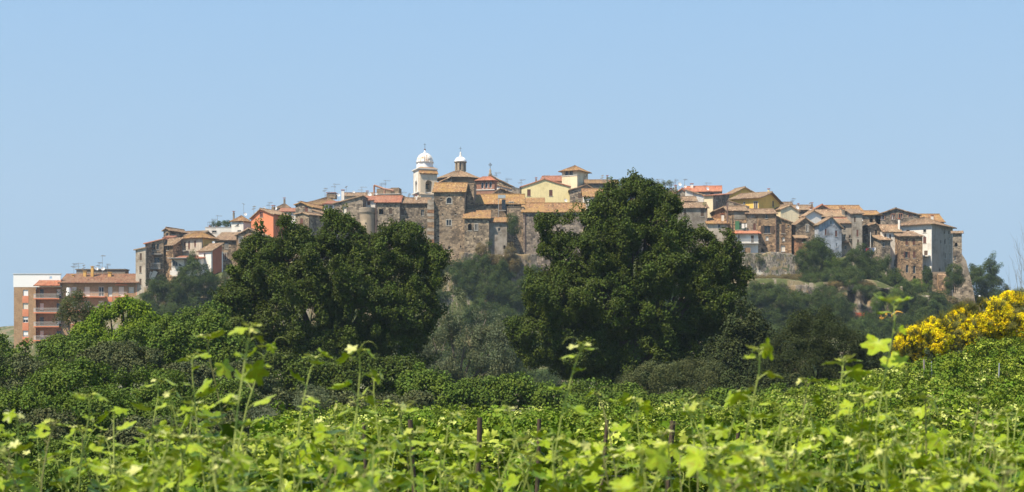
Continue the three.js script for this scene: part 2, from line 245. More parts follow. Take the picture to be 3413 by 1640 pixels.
  const plane = (list, face) => { for (const [px, py, w0, h0, st] of list || []) {
    const n = face === 'f' ? V(s, 0, c) : yaw < 0 ? V(c, 0, -s) : V(-c, 0, s), P = face === 'f' || yaw >= 0 ? P0 : V(P0.x + W * c, P0.y, P0.z - W * s), d = ray(px, py), k = P.clone().sub(eyeP).dot(n) / d.dot(n), q = d.multiplyScalar(k).add(eyeP).sub(P), dist = k;
    const lx = face === 'f' ? q.x * c - q.z * s : (q.x * s + q.z * c) * -1, fore = Math.max(0.3, Math.abs(face === 'f' ? c : s));
    const ww = q5(w0 / F * dist / fore), hh = q5(h0 / F * dist), lim = face === 'f' ? W : L;
    wins[face].push([clamp(lx, ww / 2 + 0.12, lim - ww / 2 - 0.12), q.y, ww, hh, st || 'o']);
  } };
  plane(o.win, 'f'); plane(o.swin, 's');
  const holes = (list) => list.map(([x, y, w, hh, st]) => hole(x, y, w, hh, st.includes('a')));
  const walls = [extrude(wallShape(front, holes(wins.f)), t, uo).translate(0, 0, -t), extrude(wallShape(front, []), t, uo).translate(0, 0, -L)];
  const sp = (lim, top) => type === 'gable' || type === 'shedX' || type === 'hip' || type === 'flat' ? [[t, -dn], [lim - t, -dn], [lim - t, top], [t, top]] : [[t, -dn], [lim - t, -dn], [lim - t, lerp(sideTop[2], sideTop[1], Math.min(1, t / (L * (1 - mid))))], [L * mid, sideTop[1]], [t, lerp(sideTop[0], sideTop[1], Math.min(1, t / (L * mid)))]];
  // side walls are drawn with x running back from the front, then turned
  const right = extrude(wallShape(sp(L, rh), yaw < 0 ? holes(wins.s) : []), t, uo + 7), left = extrude(wallShape(sp(L, lh), yaw >= 0 ? holes(wins.s) : []), t, uo + 13);
  right.rotateY(Math.PI / 2).translate(W - t, 0, 0); left.rotateY(Math.PI / 2);
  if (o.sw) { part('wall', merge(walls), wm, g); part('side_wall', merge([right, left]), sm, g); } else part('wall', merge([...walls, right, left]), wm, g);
  let roof;
  if (roofs) roof = part('roof', merge(roofs), tm, g);
  else { roof = part('flat_roof', box(W - 2 * t - 0.02, 0.2, L - 2 * t - 0.02, W / 2, h - 0.6, -L / 2), M.concrete, g); part('coping', merge([box(W + 0.16, 0.1, t + 0.16, W / 2, h + 0.05, -t / 2), box(W + 0.16, 0.1, t + 0.16, W / 2, h + 0.05, -L + t / 2), box(t + 0.16, 0.1, L - 2 * t - 0.17, t / 2, h + 0.05, -L / 2), box(t + 0.16, 0.1, L - 2 * t - 0.17, W - t / 2, h + 0.05, -L / 2)]), M[o.cop || 'offwhite'], g); }
  if (type === 'gable' || type === 'eave') { /* eave gutter */ }
  for (const [x, y, w, hh, st] of wins.f) setWindow(g, x, y, 0, w, hh, st);
  for (const [x, y, w, hh, st] of wins.s) { const sg = new THREE.Group(); sg.name = 'side_window'; g.add(sg); if (yaw < 0) { sg.position.set(W, 0, 0); sg.rotation.y = Math.PI / 2; setWindow(sg, x, y, 0, w, hh, st); } else { sg.position.set(0, 0, 0); sg.rotation.y = -Math.PI / 2; setWindow(sg, -x, y, 0, w, hh, st); }
    // lift the window and its pieces so that they sit directly under the house
    sg.updateMatrix(); for (const ch of [...sg.children]) { ch.applyMatrix4(sg.matrix); g.add(ch); } g.remove(sg); }
  g.updateMatrixWorld(true);
  g.userData_local = { W, L, h, roof, D };
  const api = { g, W, L, h, roof, D, P0, yaw };
  for (const [px, py, wpx, hpx, dd, m] of o.chim || []) chimney(api, px, py, wpx, hpx, dd, m);
  for (const [px, py, r, dd] of o.dish || []) dish(api, px, py, r, dd);
  for (const [px, py, hpx, dd] of o.ant || []) antenna(api, px, py, hpx, dd);
  for (const [px, py0, py1] of o.pipe || []) { const d = ray(px, py0), n = V(s, 0, c), k = P0.clone().sub(eyeP).dot(n) / d.dot(n), q = g.worldToLocal(d.multiplyScalar(k).add(eyeP)), len = (py1 - py0) / F * k; put(part('drainpipe', new THREE.CylinderGeometry(0.09, 0.09, len, 8), M.copper, g), q.x, q.y - len / 2, 0.12); }
  delete g.userData_local; return api;
}
function chimney(a, px, py, wpx, hpx, dd = 3, m = 'grey') { // top centre at px,py, dd metres behind the front
  const d = a.D + dd, p = a.g.worldToLocal(at(px, py, d)), w = Math.max(0.35, wpx / F * d), h = hpx / F * d + 0.9;
  const c = part('chimney', box(w, h, w * 0.9, 0, -h / 2, 0), M[m], a.roof); c.position.copy(p);
  put(part('chimney_cap', merge([box(w + 0.2, 0.1, w + 0.12, 0, 0.32, 0), box(0.1, 0.28, 0.1, -w / 2 + 0.08, 0.14, 0), box(0.1, 0.28, 0.1, w / 2 - 0.08, 0.14, 0)]), M.terra, c), 0, 0, 0); const cap = c.children[0]; c.remove(cap); cap.position.copy(p); a.roof.add(cap);
}
const dishGeo = new Map();
function dish(a, px, py, r, dd = 2) {
  const d = a.D + dd, p = a.g.worldToLocal(at(px, py, d)), R = Math.round(clamp(r / F * d, 0.3, 0.9) * 10) / 10; if (!dishGeo.has(R)) { const pts = []; for (let i = 0; i <= 6; i++) pts.push(new THREE.Vector2(R * i / 6, 0.22 * R * (i / 6) ** 2)); const bowl = new THREE.LatheGeometry(pts, 18).rotateX(Math.PI / 2 - 0.35); dishGeo.set(R, [bowl, merge([tube([V(0, -1.6, -0.1), V(0, -0.2, -0.1), V(0, 0, -0.02)], 0.035, 0.03, 6), tube([V(0, -R * 0.6, 0.1), V(0, 0, R * 0.8)], 0.02, 0.02, 5), box(0.12, 0.1, 0.14, 0, 0, R * 0.8)])]); }
  const m = part('satellite_dish', dishGeo.get(R)[0], M.dish, a.g); m.position.copy(p); m.rotation.y = 0.5 - a.yaw; part('dish_arm', dishGeo.get(R)[1], M.aerial, m);
}
const antGeo = new Map();
function antenna(a, px, py, hpx, dd = 3) { // py: top of the mast
  const d = a.D + dd, p = a.g.worldToLocal(at(px, py, d)), h = Math.round(hpx / F * d * 2) / 2 + 1, kind = Math.abs(Math.round(px)) % 3, key = h + '_' + kind;
  if (!antGeo.has(key)) { const l = [new THREE.CylinderGeometry(0.035, 0.035, h, 5).translate(0, -h / 2, 0)]; const bar = (y, len, n, el, dir) => { l.push(new THREE.CylinderGeometry(0.025, 0.025, len, 4).rotateZ(Math.PI / 2).translate(dir * len * 0.25, y, 0)); for (let i = 0; i < n; i++) l.push(new THREE.CylinderGeometry(0.02, 0.02, el * (1 - i / n * 0.4), 4).rotateX(kind === 1 ? 0.5 : 1.2).translate(dir * (len * 0.25 - len / 2 + (i + 0.5) / n * len), y, 0)); };
    bar(-0.15, 1.7, 7, 0.7, 1); if (kind !== 2) bar(-0.75, 1.3, 5, 0.95, -1); antGeo.set(key, merge(l)); }
  const m = part('antenna', antGeo.get(key), M.aerial, a.g); m.position.copy(p); m.rotation.y = (px % 7) * 0.5 - 1.2;
}
// a balcony on the front: slab, rail posts and bars
function balcony(a, px0, px1, py, depth = 1.1, rail = 'rail', slab = 'concrete', railH = 0.95, solid) {
  const p0 = a.g.worldToLocal(at(px0, py, a.D)), W = (px1 - px0) / F * a.D / Math.cos(a.yaw), x0 = p0.x, y = p0.y;
  const b = part('balcony', box(W, 0.16, depth, x0 + W / 2, y, depth / 2 + 0.01), M[slab], a.g);
  if (solid) { part('parapet', merge([box(W, railH, 0.1, x0 + W / 2, y + 0.08 + railH / 2, depth - 0.05), box(0.1, railH, depth - 0.12, x0 + 0.05, y + 0.08 + railH / 2, depth / 2 - 0.05), box(0.1, railH, depth - 0.12, x0 + W - 0.05, y + 0.08 + railH / 2, depth / 2 - 0.05)]), M[solid], b); return b; }
  const l = [box(W, 0.05, 0.05, x0 + W / 2, y + railH, depth - 0.05), box(0.04, 0.04, depth - 0.1, x0 + 0.03, y + railH, depth / 2 - 0.03), box(0.04, 0.04, depth - 0.1, x0 + W - 0.03, y + railH, depth / 2 - 0.03), box(W, 0.04, 0.03, x0 + W / 2, y + 0.2, depth - 0.05)];
  const n = Math.max(4, Math.round(W / 0.16)); for (let i = 0; i <= n; i++) l.push(box(0.025, railH - 0.1, 0.025, x0 + 0.03 + (W - 0.06) * i / n, y + 0.08 + (railH - 0.1) / 2, depth - 0.05));
  part('railing', merge(l), M[rail], b); return b;
}
// ---------- the hill town, listed from left to right; numbers are where the photograph shows each edge ----------
// left end
{ const a = H('corner_house', 'tall narrow grey plaster house at the left tip of the old town', { D: 300, yaw: -14, x: [452, 485, 545], e: 833, b: 975, r: ['shedX', 826], w: 'lgrey', sw: 'brown', t: 'old', dn: 8, win: [[469, 856, 8, 24, 's'], [468, 898, 8, 22, 's'], [468, 940, 8, 22, 's']], swin: [[515, 825, 10, 24, 'o']] }); }
{ const a = H('balcony_house', 'brown house hung with balconies and pale awnings beside the left corner house', { D: 303, yaw: 0, x: [484, 545], e: 812, b: 945, r: ['shedX', 797], L: 9, w: 'brown', t: 'rust', dn: 8, win: [[514, 824, 8, 22, 'o'], [526, 822, 8, 20, 'o'], [500, 870, 9, 24, 'o'], [522, 868, 20, 22, 'o'], [505, 920, 12, 24, 'o']] });
  balcony(a, 500, 543, 848, 1.3, 'iron'); balcony(a, 494, 540, 897, 1.6, 'rail', 'concrete', 1.2); balcony(a, 486, 536, 941, 1.6, 'iron');
  for (const px of [499, 517]) { const p = a.g.worldToLocal(at(px, 904, 301)); const aw = part('awning', new THREE.BoxGeometry(0.95, 2.0, 0.04).translate(0, -1, 0), M.canvas, a.g); aw.position.set(p.x, p.y, 1.6); aw.rotation.set(-0.35, 0, -0.35); }
  chimney(a, 494, 832, 7, 8, -1, 'brown'); }
H('stone_house', 'rough brown stone house left of the grey shuttered house', { D: 304, yaw: -32, x: [541, 577, 607], e: 818, b: 940, r: ['shed', 796], w: 'brown2', t: 'old', dn: 6, win: [[559, 825, 8, 18, 'o']], ov: 0.5 });
H('stone_tower', 'low brown stone tower with a slanting gable behind the left roofs', { D: 318, yaw: -20, x: [545, 565, 622], e: 768, b: 815, r: ['gable', 760, 555], w: 'brown', t: 'old', dn: 6, win: [[557, 782, 8, 12, 'o']], swin: [[578, 778, 7, 8, 'h']] });
H('small_house', 'small white rendered box between the left stone roofs', { D: 310, x: [548, 571], e: 793, b: 815, r: ['shed', 788], L: 4, w: 'white', t: 'rust', dn: 4 });
H('roof_house', 'long low tiled roof behind the grey shuttered house', { D: 322, yaw: -15, x: [598, 662], e: 786, b: 812, r: ['eave', 773], L: 8, w: 'brown', t: 'old', dn: 5 });
{ const a = H('shuttered_house', 'pale grey house with brown shutters and a hipped tile roof, its right side ochre yellow', { D: 305, yaw: -30, x: [604, 672, 718], e: 794, b: 862, r: ['hip', 775, 0.45], w: 'lgrey', sw: 'ochre', t: 'lichen', dn: 6, win: [[616, 816, 7, 20, 'sR'], [630, 817, 7, 26, 'sR'], [650, 812, 7, 21, 'sR']], swin: [[690, 822, 7, 12, 'o']], ov: 0.6, chim: [[700, 810, 10, 14, 4, 'brown']] }); balcony(a, 624, 638, 838, 0.9, 'iron'); }
{ const a = H('veranda_house', 'white house with a dark glazed veranda and a pale metal canopy', { D: 297, yaw: -8, x: [572, 664], e: 864, b: 905, r: ['shed', 855], L: 6, w: 'white', t: 'rust', dn: 1, win: [[583, 876, 18, 24, 'o'], [604, 875, 18, 24, 'o'], [638, 872, 7, 18, 's']], ov: 0.3 }); const p = a.g.worldToLocal(at(574, 864, 297)); part('canopy', box(8.2 * 0.36 + 1.4, 0.08, 2.2, p.x + 2.0, p.y + 0.1, 1.2), M.tin, a.g); part('terrace_wall', box(a.W * 0.55, 0.9, 0.25, a.W * 0.28, -0.3, 0.9), M.white, a.g); }
{ const a = H('red_house', 'terracotta red house with a white left end under a low tile roof', { D: 300, yaw: -34, x: [662, 704, 743], e: 838, b: 884, r: ['shed', 814], w: 'white', sw: 'terra', t: 'old', dn: 4, win: [[682, 850, 7, 12, 'o']], swin: [] }); dish(a, 711, 808, 5, 4); }
H('stone_house', 'brown stone house with a wide pale tile roof right of the red house', { D: 308, yaw: 0, x: [716, 789], e: 801, b: 890, r: ['shed', 776], L: 9, w: 'brown', t: 'pale', dn: 6, win: [[755, 821, 8, 15, 'of'], [749, 855, 11, 21, 'sRf']] });
H('stone_gable_house', 'brown stone house with a broad gable and two small white framed windows', { D: 306, yaw: -4, x: [788, 880], e: 784, b: 900, r: ['gable', 761, 829], L: 11, w: 'brown2', t: 'pale', dn: 6, win: [[803, 799, 11, 18, 'of'], [847, 807, 10, 18, 'of'], [833, 774, 4, 8, 'h']] });
{ const a = H('terrace_house', 'white building with a flat roof terrace and potted plants', { D: 328, yaw: 0, x: [684, 771], e: 758, b: 780, r: ['flat'], L: 9, w: 'white', dn: 5, win: [[714, 772, 16, 7, 'o']], ant: [[709, 730, 26, 4], [725, 717, 36, 4]] });
  const l = []; for (let i = 0; i <= 12; i++) l.push(box(0.05, 1.3, 0.05, 0.4 + i * (a.W - 0.8) / 12, a.h + 0.65, -1)); l.push(box(a.W - 0.6, 0.06, 0.06, a.W / 2, a.h + 1.3, -1)); part('railing', merge(l), M.iron, a.g);
  for (const x of [0.7, 2.2, 4.6, 5.6]) part('planter', merge([new THREE.CylinderGeometry(0.3, 0.22, 0.5, 8).translate(x, a.h + 0.3, -1.8)]), M.terra, a.g); }
{ const a = H('white_house', 'white house with a low tile roof just left of the orange gable house', { D: 322, yaw: -20, x: [771, 811, 837], e: 737, b: 775, r: ['hip', 720, 0.45], w: 'white', t: 'lichen', dn: 6, win: [[790, 744, 12, 17, 'o'], [797, 770, 14, 6, 'o']], ant: [[812, 678, 40, 5], [846, 686, 26, 5]], dish: [[817, 714, 6, 5]], chim: [[779, 709, 4, 16, 4, 'grey']] }); }
{ const a = H('orange_house', 'bright orange gabled house with a pale tile roof', { D: 318, yaw: -26, x: [837, 911, 973], e: 727, e2: 713, b: 760, r: ['gable', 697, 869], w: 'orange', t: 'pale', dn: 8, win: [[871, 715, 12, 16, 'sR'], [873, 746, 12, 18, 's']], swin: [[942, 735, 6, 20, 's']], ov: 0.45, chim: [[911, 690, 9, 14, 5, 'brown']], dish: [[880, 694, 4, 2]] }); }
{ const a = H('roof_house', 'small hipped roof room with a tall chimney behind the orange house', { D: 345, x: [920, 966], e: 693, b: 720, r: ['hip', 679, 0.4], L: 5, w: 'lgrey', t: 'grey', dn: 6, win: [[938, 697, 14, 6, 'o']], chim: [[948, 664, 6, 20, 2, 'grey']], ant: [[897, 674, 18, 2]] }); }
H('roof_house', 'low house with a bright terracotta roof behind the orange house', { D: 338, x: [928, 1000], e: 706, b: 730, r: ['shed', 695], L: 6, w: 'white', t: 'rust', dn: 6, dish: [[918, 694, 6, 0]] });
// between the left houses and the bell tower
{ const a = H('stone_gable_house', 'old stone gabled house under a broad mossy tile roof', { D: 318, yaw: -18, x: [985, 1040, 1145], e: 682, e2: 690, b: 745, r: ['gable', 674, 1004], w: 'gstone', t: 'lichen', dn: 8, win: [[1021, 700, 11, 20, 'sR']] }); }
{ const a = H('roof_house', 'broad brown tile roof with aerials left of the white chimney', { D: 332, yaw: -6, x: [990, 1140], e: 684, b: 720, r: ['hip', 659, 0.6], L: 14, w: 'gstone', t: 'brown', dn: 6, ant: [[1083, 626, 40, 5], [1116, 612, 42, 5], [1096, 640, 16, 4], [995, 670, 14, 2]], dish: [[1128, 650, 6, 3]], chim: [[1106, 648, 30, 3, 8, 'brown']] }); }
H('stone_cottage', 'small stone cottage with a wide russet roof, lowest left of the great oak top', { D: 306, yaw: -38, x: [985, 1030, 1080], e: 714, e2: 716, b: 790, r: ['gable', 709, 1012], w: 'gstone2', t: 'old', dn: 4, win: [[1005, 741, 11, 26, 'sR']], dish: [[968, 743, 7, -2]] });
H('white_house', 'narrow white house with one dark window under the stone slope', { D: 320, x: [1080, 1116], e: 680, b: 735, r: ['shed', 673], L: 8, w: 'white', t: 'rust', dn: 6, win: [[1103, 695, 11, 22, 'o']] });
H('sloping_house', 'long low grey wall with a slanting tile edge below the white house', { D: 309, yaw: -20, x: [1042, 1110], e: 700, b: 770, r: ['shedX', 722], L: 4, w: 'grey', t: 'old', dn: 5 });
{ const a = H('stone_house', 'wide brown stone house whose roofline climbs to the right', { D: 312, yaw: -4, x: [1114, 1209], e: 678, b: 775, r: ['shedX', 653], L: 12, w: 'gstone', t: 'old', dn: 8, win: [[1149, 700, 11, 22, 'b']], chim: [[1143, 638, 9, 34, 6, 'white']], ant: [[1154, 620, 40, 8], [1206, 622, 26, 8]], dish: [[1178, 640, 5, 8]] }); }
H('narrow_house', 'narrow house, ochre above and white below, set back beside the stone houses', { D: 316, x: [1208, 1250], e: 668, b: 716, r: ['shed', 655], L: 8, w: 'white', t: 'rust', dn: 8, win: [[1229, 677, 10, 10, 'sR'], [1230, 706, 11, 14, 'oS']] });
{ const P = at(1225, 716, 309), g = thing('apse_tower', 'round stone bastion with a corbelled rim below the narrow house', 'bastion', P); part('wall', new THREE.CylinderGeometry(1.75, 1.75, 16, 20, 1).translate(0, -8, 0), M.gstone2, g); part('cornice', new THREE.CylinderGeometry(1.95, 1.75, 0.5, 20).translate(0, 0.25, 0), M.gstone, g); part('parapet', new THREE.CylinderGeometry(1.9, 1.9, 1, 20).translate(0, 1, 0), M.gstone, g); for (const dx of [-0.2]) put(part('loophole', new THREE.CylinderGeometry(0.16, 0.16, 0.1, 10).rotateX(Math.PI / 2), M.dark, g), dx, -2, 1.76); }
H('stone_house', 'grey stone house with a single shuttered window, left of two under orange roofs', { D: 308, x: [1252, 1332], e: 675, b: 810, r: ['eave', 655], L: 9, w: 'gstone', t: 'rust', dn: 12, win: [[1302, 704, 10, 20, 's'], [1274, 768, 8, 12, 'o'], [1270, 706, 14, 18, 'h']], pipe: [[1254, 678, 800]] });
H('stone_house', 'long grey stone house with two tall windows joined to the tower house', { D: 309, x: [1333, 1430], e: 678, b: 830, r: ['eave', 662], L: 9, w: 'gstone', t: 'old', dn: 12, win: [[1342, 708, 10, 19, 's'], [1408, 709, 11, 22, 'o'], [1409, 764, 9, 22, 'oa'], [1365, 780, 8, 12, 'o']], pipe: [[1429, 680, 830]], chim: [[1388, 655, 5, 8, 3, 'white']] });
{ const a = H('roof_terrace_room', 'rust coloured open roof frame with a slanting top on a terrace', { D: 326, yaw: -8, x: [1246, 1332], e: 648, b: 672, r: ['flat'], L: 8, w: 'brown', dn: 6, cat: 'roof terrace', ant: [[1284, 600, 20, 3], [1270, 612, 12, 3]], dish: [[1253, 646, 5, -1]] }); const h = a.h, k = 326 / F;
  const pt = (px, py) => { const q = a.g.worldToLocal(at(px, py, 326)); return q; };
  const bars = [[1246, 617, 1282, 630], [1246, 617, 1246, 650], [1282, 630, 1282, 648], [1282, 630, 1313, 636]]; for (const [x0, y0, x1, y1] of bars) { const p = pt(x0, y0), q = pt(x1, y1); p.z = q.z = -0.3; part('beam', tube([p, p.clone().lerp(q, 0.5), q], 0.22, 0.22, 4, 2), M.rose, a.g); }
  const p = pt(1248, 619), q = pt(1313, 637), w = pt(1332, 640); part('back_wall', new THREE.BoxGeometry(q.x - p.x, 1.6, 0.2).translate((p.x + q.x) / 2, h + 0.8, -2.4), M.brown, a.g); part('roof_room', box(1.9, 1.9, 3, w.x - 1.1, h + 0.6, -2), M.brown, a.g); }
H('roof_house', 'pale low roofs left of the rust coloured roof terrace', { D: 334, x: [1146, 1248], e: 654, b: 680, r: ['eave', 645], L: 9, w: 'cream', t: 'pale', dn: 6, dish: [[1231, 648, 7, -2]], chim: [[1224, 641, 7, 5, 2, 'brown']] });
H('roof_house', 'low dark stone roof between the roof terrace and the bell tower', { D: 330, x: [1331, 1390], e: 656, b: 680, r: ['shedX', 664], L: 8, w: 'gstone', t: 'grey', dn: 6, ant: [[1363, 645, 12, 2], [1339, 640, 14, 1]] });
// bell tower
{ const D = 330, k = D / F, yaw = 20 * RAD, base = at(1416, 672, D), g = thing('bell_tower', 'white bell tower with arched bell opening, ribbed dome and iron cross', 'bell tower', base, yaw);
  const S = 4.3, H0 = (672 - 568) * k, t = 0.5; // shaft
  const arch = (w, h) => hole(0, H0 - 3.9, w, h, true);
  const face = (m, hasArch, turn, name) => { const sh = wallShape([[-S / 2 + (turn % 2 ? t : 0), -8], [S / 2 - (turn % 2 ? t : 0), -8], [S / 2 - (turn % 2 ? t : 0), H0], [-S / 2 + (turn % 2 ? t : 0), H0]], hasArch ? [arch(1.55, 2.9)] : []); const e = extrude(sh, t, 3 + turn).translate(0, 0, S / 2 - t).rotateY(turn * Math.PI / 2); return part(name, e, m, g); };
  face(M.beige, true, 0, 'wall'); face(M.white, true, 1, 'wall'); face(M.beige, true, 2, 'wall'); face(M.white, true, 3, 'wall');
  part('belfry_floor', box(S - 1.02, 0.2, S - 1.02, 0, H0 - 5.6, 0), M.concrete, g);
  for (const y of [H0 - 5.55, H0]) part('cornice', merge([box(S + 0.7, 0.22, S + 0.7, 0, y + 0.11, 0), box(S + 0.35, 0.2, S + 0.35, 0, y - 0.1, 0)]), M.offwhite, g);
  part('skirt_roof', new THREE.CylinderGeometry(2.3, 3.4, 0.4, 4, 1).rotateY(Math.PI / 4).translate(0, H0 + 0.42, 0), T.lichen, g);
  for (const e of [-1, 1]) part('pilaster', box(0.5, 5, 0.12, e * (S / 2 - 0.3), H0 - 2.8, S / 2 + 0.06), M.offwhite, g);
  part('drum', new THREE.CylinderGeometry(1.95, 2.0, 1.7, 8, 1).rotateY(Math.PI / 8).translate(0, H0 + 0.95, 0), M.purewhite, g);
  part('drum_cornice', new THREE.CylinderGeometry(2.15, 2.0, 0.25, 24).translate(0, H0 + 1.75, 0), M.purewhite, g);
  const pts = []; for (let i = 0; i <= 12; i++) { const a = i / 12 * Math.PI / 2; pts.push(new THREE.Vector2(1.84 * Math.cos(a) ** 0.9 + 0.02, 2.2 * Math.sin(a))); }
  const dome = part('dome', new THREE.LatheGeometry(pts, 32).translate(0, H0 + 1.85, 0), M.dome = mat({ map: (() => { const t2 = texture(256, (u, v) => { const n = fbm(u, v, 8, 5, 301), m = fbm(u * 4, v * 0.3, 12, 3, 302); const c = mix3([0.76, 0.74, 0.7], [0.42, 0.27, 0.16], sstep(0.5, 0.72, n * 0.5 + m * 0.5)); return encC(c); }); return t2; })() }), g);
  for (let i = 0; i < 8; i++) { const a = i / 8 * 6.283 + 0.39; part('rib', tube(pts.slice(0, 12).map(p => V((p.x + 0.04) * Math.cos(a), H0 + 1.85 + p.y, (p.x + 0.04) * Math.sin(a))), 0.11, 0.06, 5, 10), M.offwhite, dome); }
  for (const [y, hh] of [[H0 + 1.1, 0.95], [H0 + 2.4, 0.4]]) { const w = part('window', box(0.42, hh, 0.2, 0, y, y > H0 + 2 ? 1.78 : 1.78), M.dark, g); w.rotation.y = 0.38; }
  part('finial', new THREE.LatheGeometry([[0.001, 0], [0.5, 0], [0.32, 0.35], [0.2, 0.7], [0.16, 1.0], [0.001, 1.0]].map(p => new THREE.Vector2(...p)), 14).scale(0.8, 0.7, 0.8).translate(0, H0 + 4.0, 0), M.purewhite, g);
  part('ball', new THREE.SphereGeometry(0.22, 14, 10).translate(0, H0 + 4.9, 0), M.copper, g);
  part('cross', merge([box(0.07, 1.4, 0.07, 0, H0 + 5.7, 0), box(0.6, 0.07, 0.07, 0, H0 + 6.05, 0)]), M.iron, g);
  const bell = part('bell', new THREE.LatheGeometry([[0.001, 1.0], [0.22, 0.98], [0.34, 0.7], [0.42, 0.3], [0.6, 0.02], [0.56, 0]].map(p => new THREE.Vector2(...p)), 18).translate(0, H0 - 4.5, 1.3), mat({ color: col(0.16, 0.15, 0.11), metalness: 0.8, roughness: 0.5 }), g);
  part('headstock', box(1.3, 0.18, 0.18, 0, H0 - 3.4, 1.3), M.wood, bell);
  const annex = part('tower_annex', merge([extrude(wallShape([[-2.05, -8], [2.05, -8], [2.05, H0 - 1], [-2.05, H0 - 1]], [hole(0, H0 - 4.2, 1.6, 3.1, true)]), 0.35, 2).translate(0.12, 0, S / 2 + 0.3), box(0.35, H0 + 7, 0.28, -1.75, (H0 - 9) / 2, S / 2 + 0.15), box(0.35, H0 + 7, 0.28, 1.99, (H0 - 9) / 2, S / 2 + 0.15)]), M.beige, g);
  part('annex_roof', tileSlope(V(-2.15, H0 - 1.1, S / 2 + 1.0), V(2.4, H0 - 1.1, S / 2 + 1.0), V(2.4, H0 - 0.3, S / 2 + 0.2), V(-2.15, H0 - 0.3, S / 2 + 0.2)), T.lichen, annex);
  part('annex_cornice', box(4.4, 0.2, 0.5, 0.12, H0 - 5.9, S / 2 + 0.6), M.beige, annex); }
// church: crossing roof with lantern, then facade gable
{ const D = 345, k = D / F, base = at(1535, 626, D), g = thing('church', 'church crossing with a broad low tile roof and small domed lantern', 'church', base, 0);
  const W = 6.1, Wb = 5.6, h0 = 2.0; part('wall', new THREE.CylinderGeometry(Wb / 1.08, Wb / 1.08, 14, 8, 1, false).rotateY(Math.PI / 8).translate(-0.4, -5.1, 0), M.brown, g);
  const rf = new THREE.Group(); const R = W / 0.98, top = 1.3, a0 = Math.PI / 8, ring8 = (r, y) => [...Array(8)].map((_, i) => V(Math.cos(a0 + i * Math.PI / 4) * r - 0.4, y, Math.sin(a0 + i * Math.PI / 4) * r)); const lo = ring8(R, h0), hi = ring8(top, h0 + 2.0), sl = []; for (let i = 0; i < 8; i++) { const j = (i + 1) % 8; sl.push(tileSlope(lo[j], lo[i], hi[i], hi[j])); } part('roof', merge(sl), T.pale, g);
  const y = h0 + 1.7; const dr = part('lantern_drum', new THREE.CylinderGeometry(1.36, 1.36, 0.7, 8).rotateY(a0).translate(0, y + 0.2, 0), M.gstone2, g);
  for (let i = 0; i < 8; i++) { const a = a0 + i * Math.PI / 4; part('lantern_pillar', box(0.55, 2.0, 0.4, 0, y + 1.4, 1.15).rotateY(a), M.gstone2, g); }
  part('lantern_core', new THREE.CylinderGeometry(1.0, 1.0, 2.0, 8).translate(0, y + 1.4, 0), M.pane, g);
  part('lantern_cornice', new THREE.CylinderGeometry(1.6, 1.42, 0.3, 24).translate(0, y + 2.5, 0), M.gstone2, g);
  const pts = []; for (let i = 0; i <= 10; i++) { const a = i / 10 * Math.PI / 2; pts.push(new THREE.Vector2(1.45 * Math.cos(a) + 0.03, 1.3 * Math.sin(a))); } part('dome', new THREE.LatheGeometry(pts, 28).translate(0, y + 2.62, 0), M.purewhite, g);
  part('finial', new THREE.LatheGeometry([[0.001, 0], [0.45, 0], [0.3, 0.3], [0.18, 0.7], [0.22, 0.95], [0.06, 1.3], [0.001, 1.3]].map(p => new THREE.Vector2(...p)), 12).translate(0, y + 3.85, 0), M.offwhite, g);
  part('cross', merge([box(0.07, 1.4, 0.07, 0, y + 5.7, 0), box(0.6, 0.07, 0.07, 0, y + 5.95, 0)]), M.iron, g); }
H('church_nave', 'dark stone nave wall with a long tile roof left of the church crossing', { D: 336, x: [1455, 1505], e: 612, b: 650, r: ['shedX', 588], L: 10, w: 'gstone', t: 'pale', dn: 8, cat: 'church' });
{ const a = H('church_facade', 'grey stepped church gable topped by a finial and cross', { D: 352, yaw: -10, x: [1604, 1706], e: 613, e2: 620, b: 650, r: ['gable', 584, 1634], L: 3, w: 'gstone2', t: 'grey', dn: 8, cat: 'church', ant: [[1690, 595, 22, 1], [1654, 575, 30, 1]] }); const p = a.g.worldToLocal(at(1634, 588, 352)); part('finial', new THREE.LatheGeometry([[0.001, 0], [0.55, 0], [0.45, 0.6], [0.25, 1.0], [0.3, 1.3], [0.1, 1.9], [0.001, 1.9]].map(q => new THREE.Vector2(...q)), 12), M.gstone2, a.g).position.copy(p); part('cross', merge([box(0.1, 1.7, 0.1, 0, 2.6, 0), box(0.9, 0.1, 0.1, 0, 2.9, 0), new THREE.TorusGeometry(0.32, 0.05, 5, 14).translate(0, 2.9, 0)]), M.iron, a.g).position.copy(p); }
{ const a = H('brick_loggia_house', 'red brick roof loggia with three pale arched windows', { D: 326, yaw: -12, x: [1588, 1648, 1656], e: 601, b: 652, r: ['hip', 590, 0.5], w: 'brick', t: 'red', dn: 6, win: [[1608, 618, 8, 21, 'wa'], [1621, 617, 8, 21, 'wa'], [1635, 616, 8, 21, 'wa']], ov: 0.45 }); part('string_course', box(a.W + 0.1, 0.2, 0.12, a.W / 2, a.h - 2.25, 0.06), M.offwhite, a.g); }
H('white_house', 'low white gabled roof right of the brick loggia', { D: 332, yaw: -10, x: [1650, 1708], e: 616, b: 650, r: ['shedX', 630], L: 6, w: 'white', t: 'old', dn: 6 });
H('dark_shed', 'dark little roof shed left of the cream gable house', { D: 322, x: [1706, 1738], e: 628, b: 655, r: ['flat'], L: 5, w: 'gstone', dn: 6, cat: 'shed', cop: 'concrete', ant: [[1737, 598, 24, 1], [1712, 622, 8, 1]] });
H('stone_house', 'dark rubble roof gable under the brick loggia', { D: 318, x: [1640, 1715], e: 646, b: 665, r: ['gable', 628, 1668], L: 5, w: 'gstone', t: 'grey', dn: 6 });
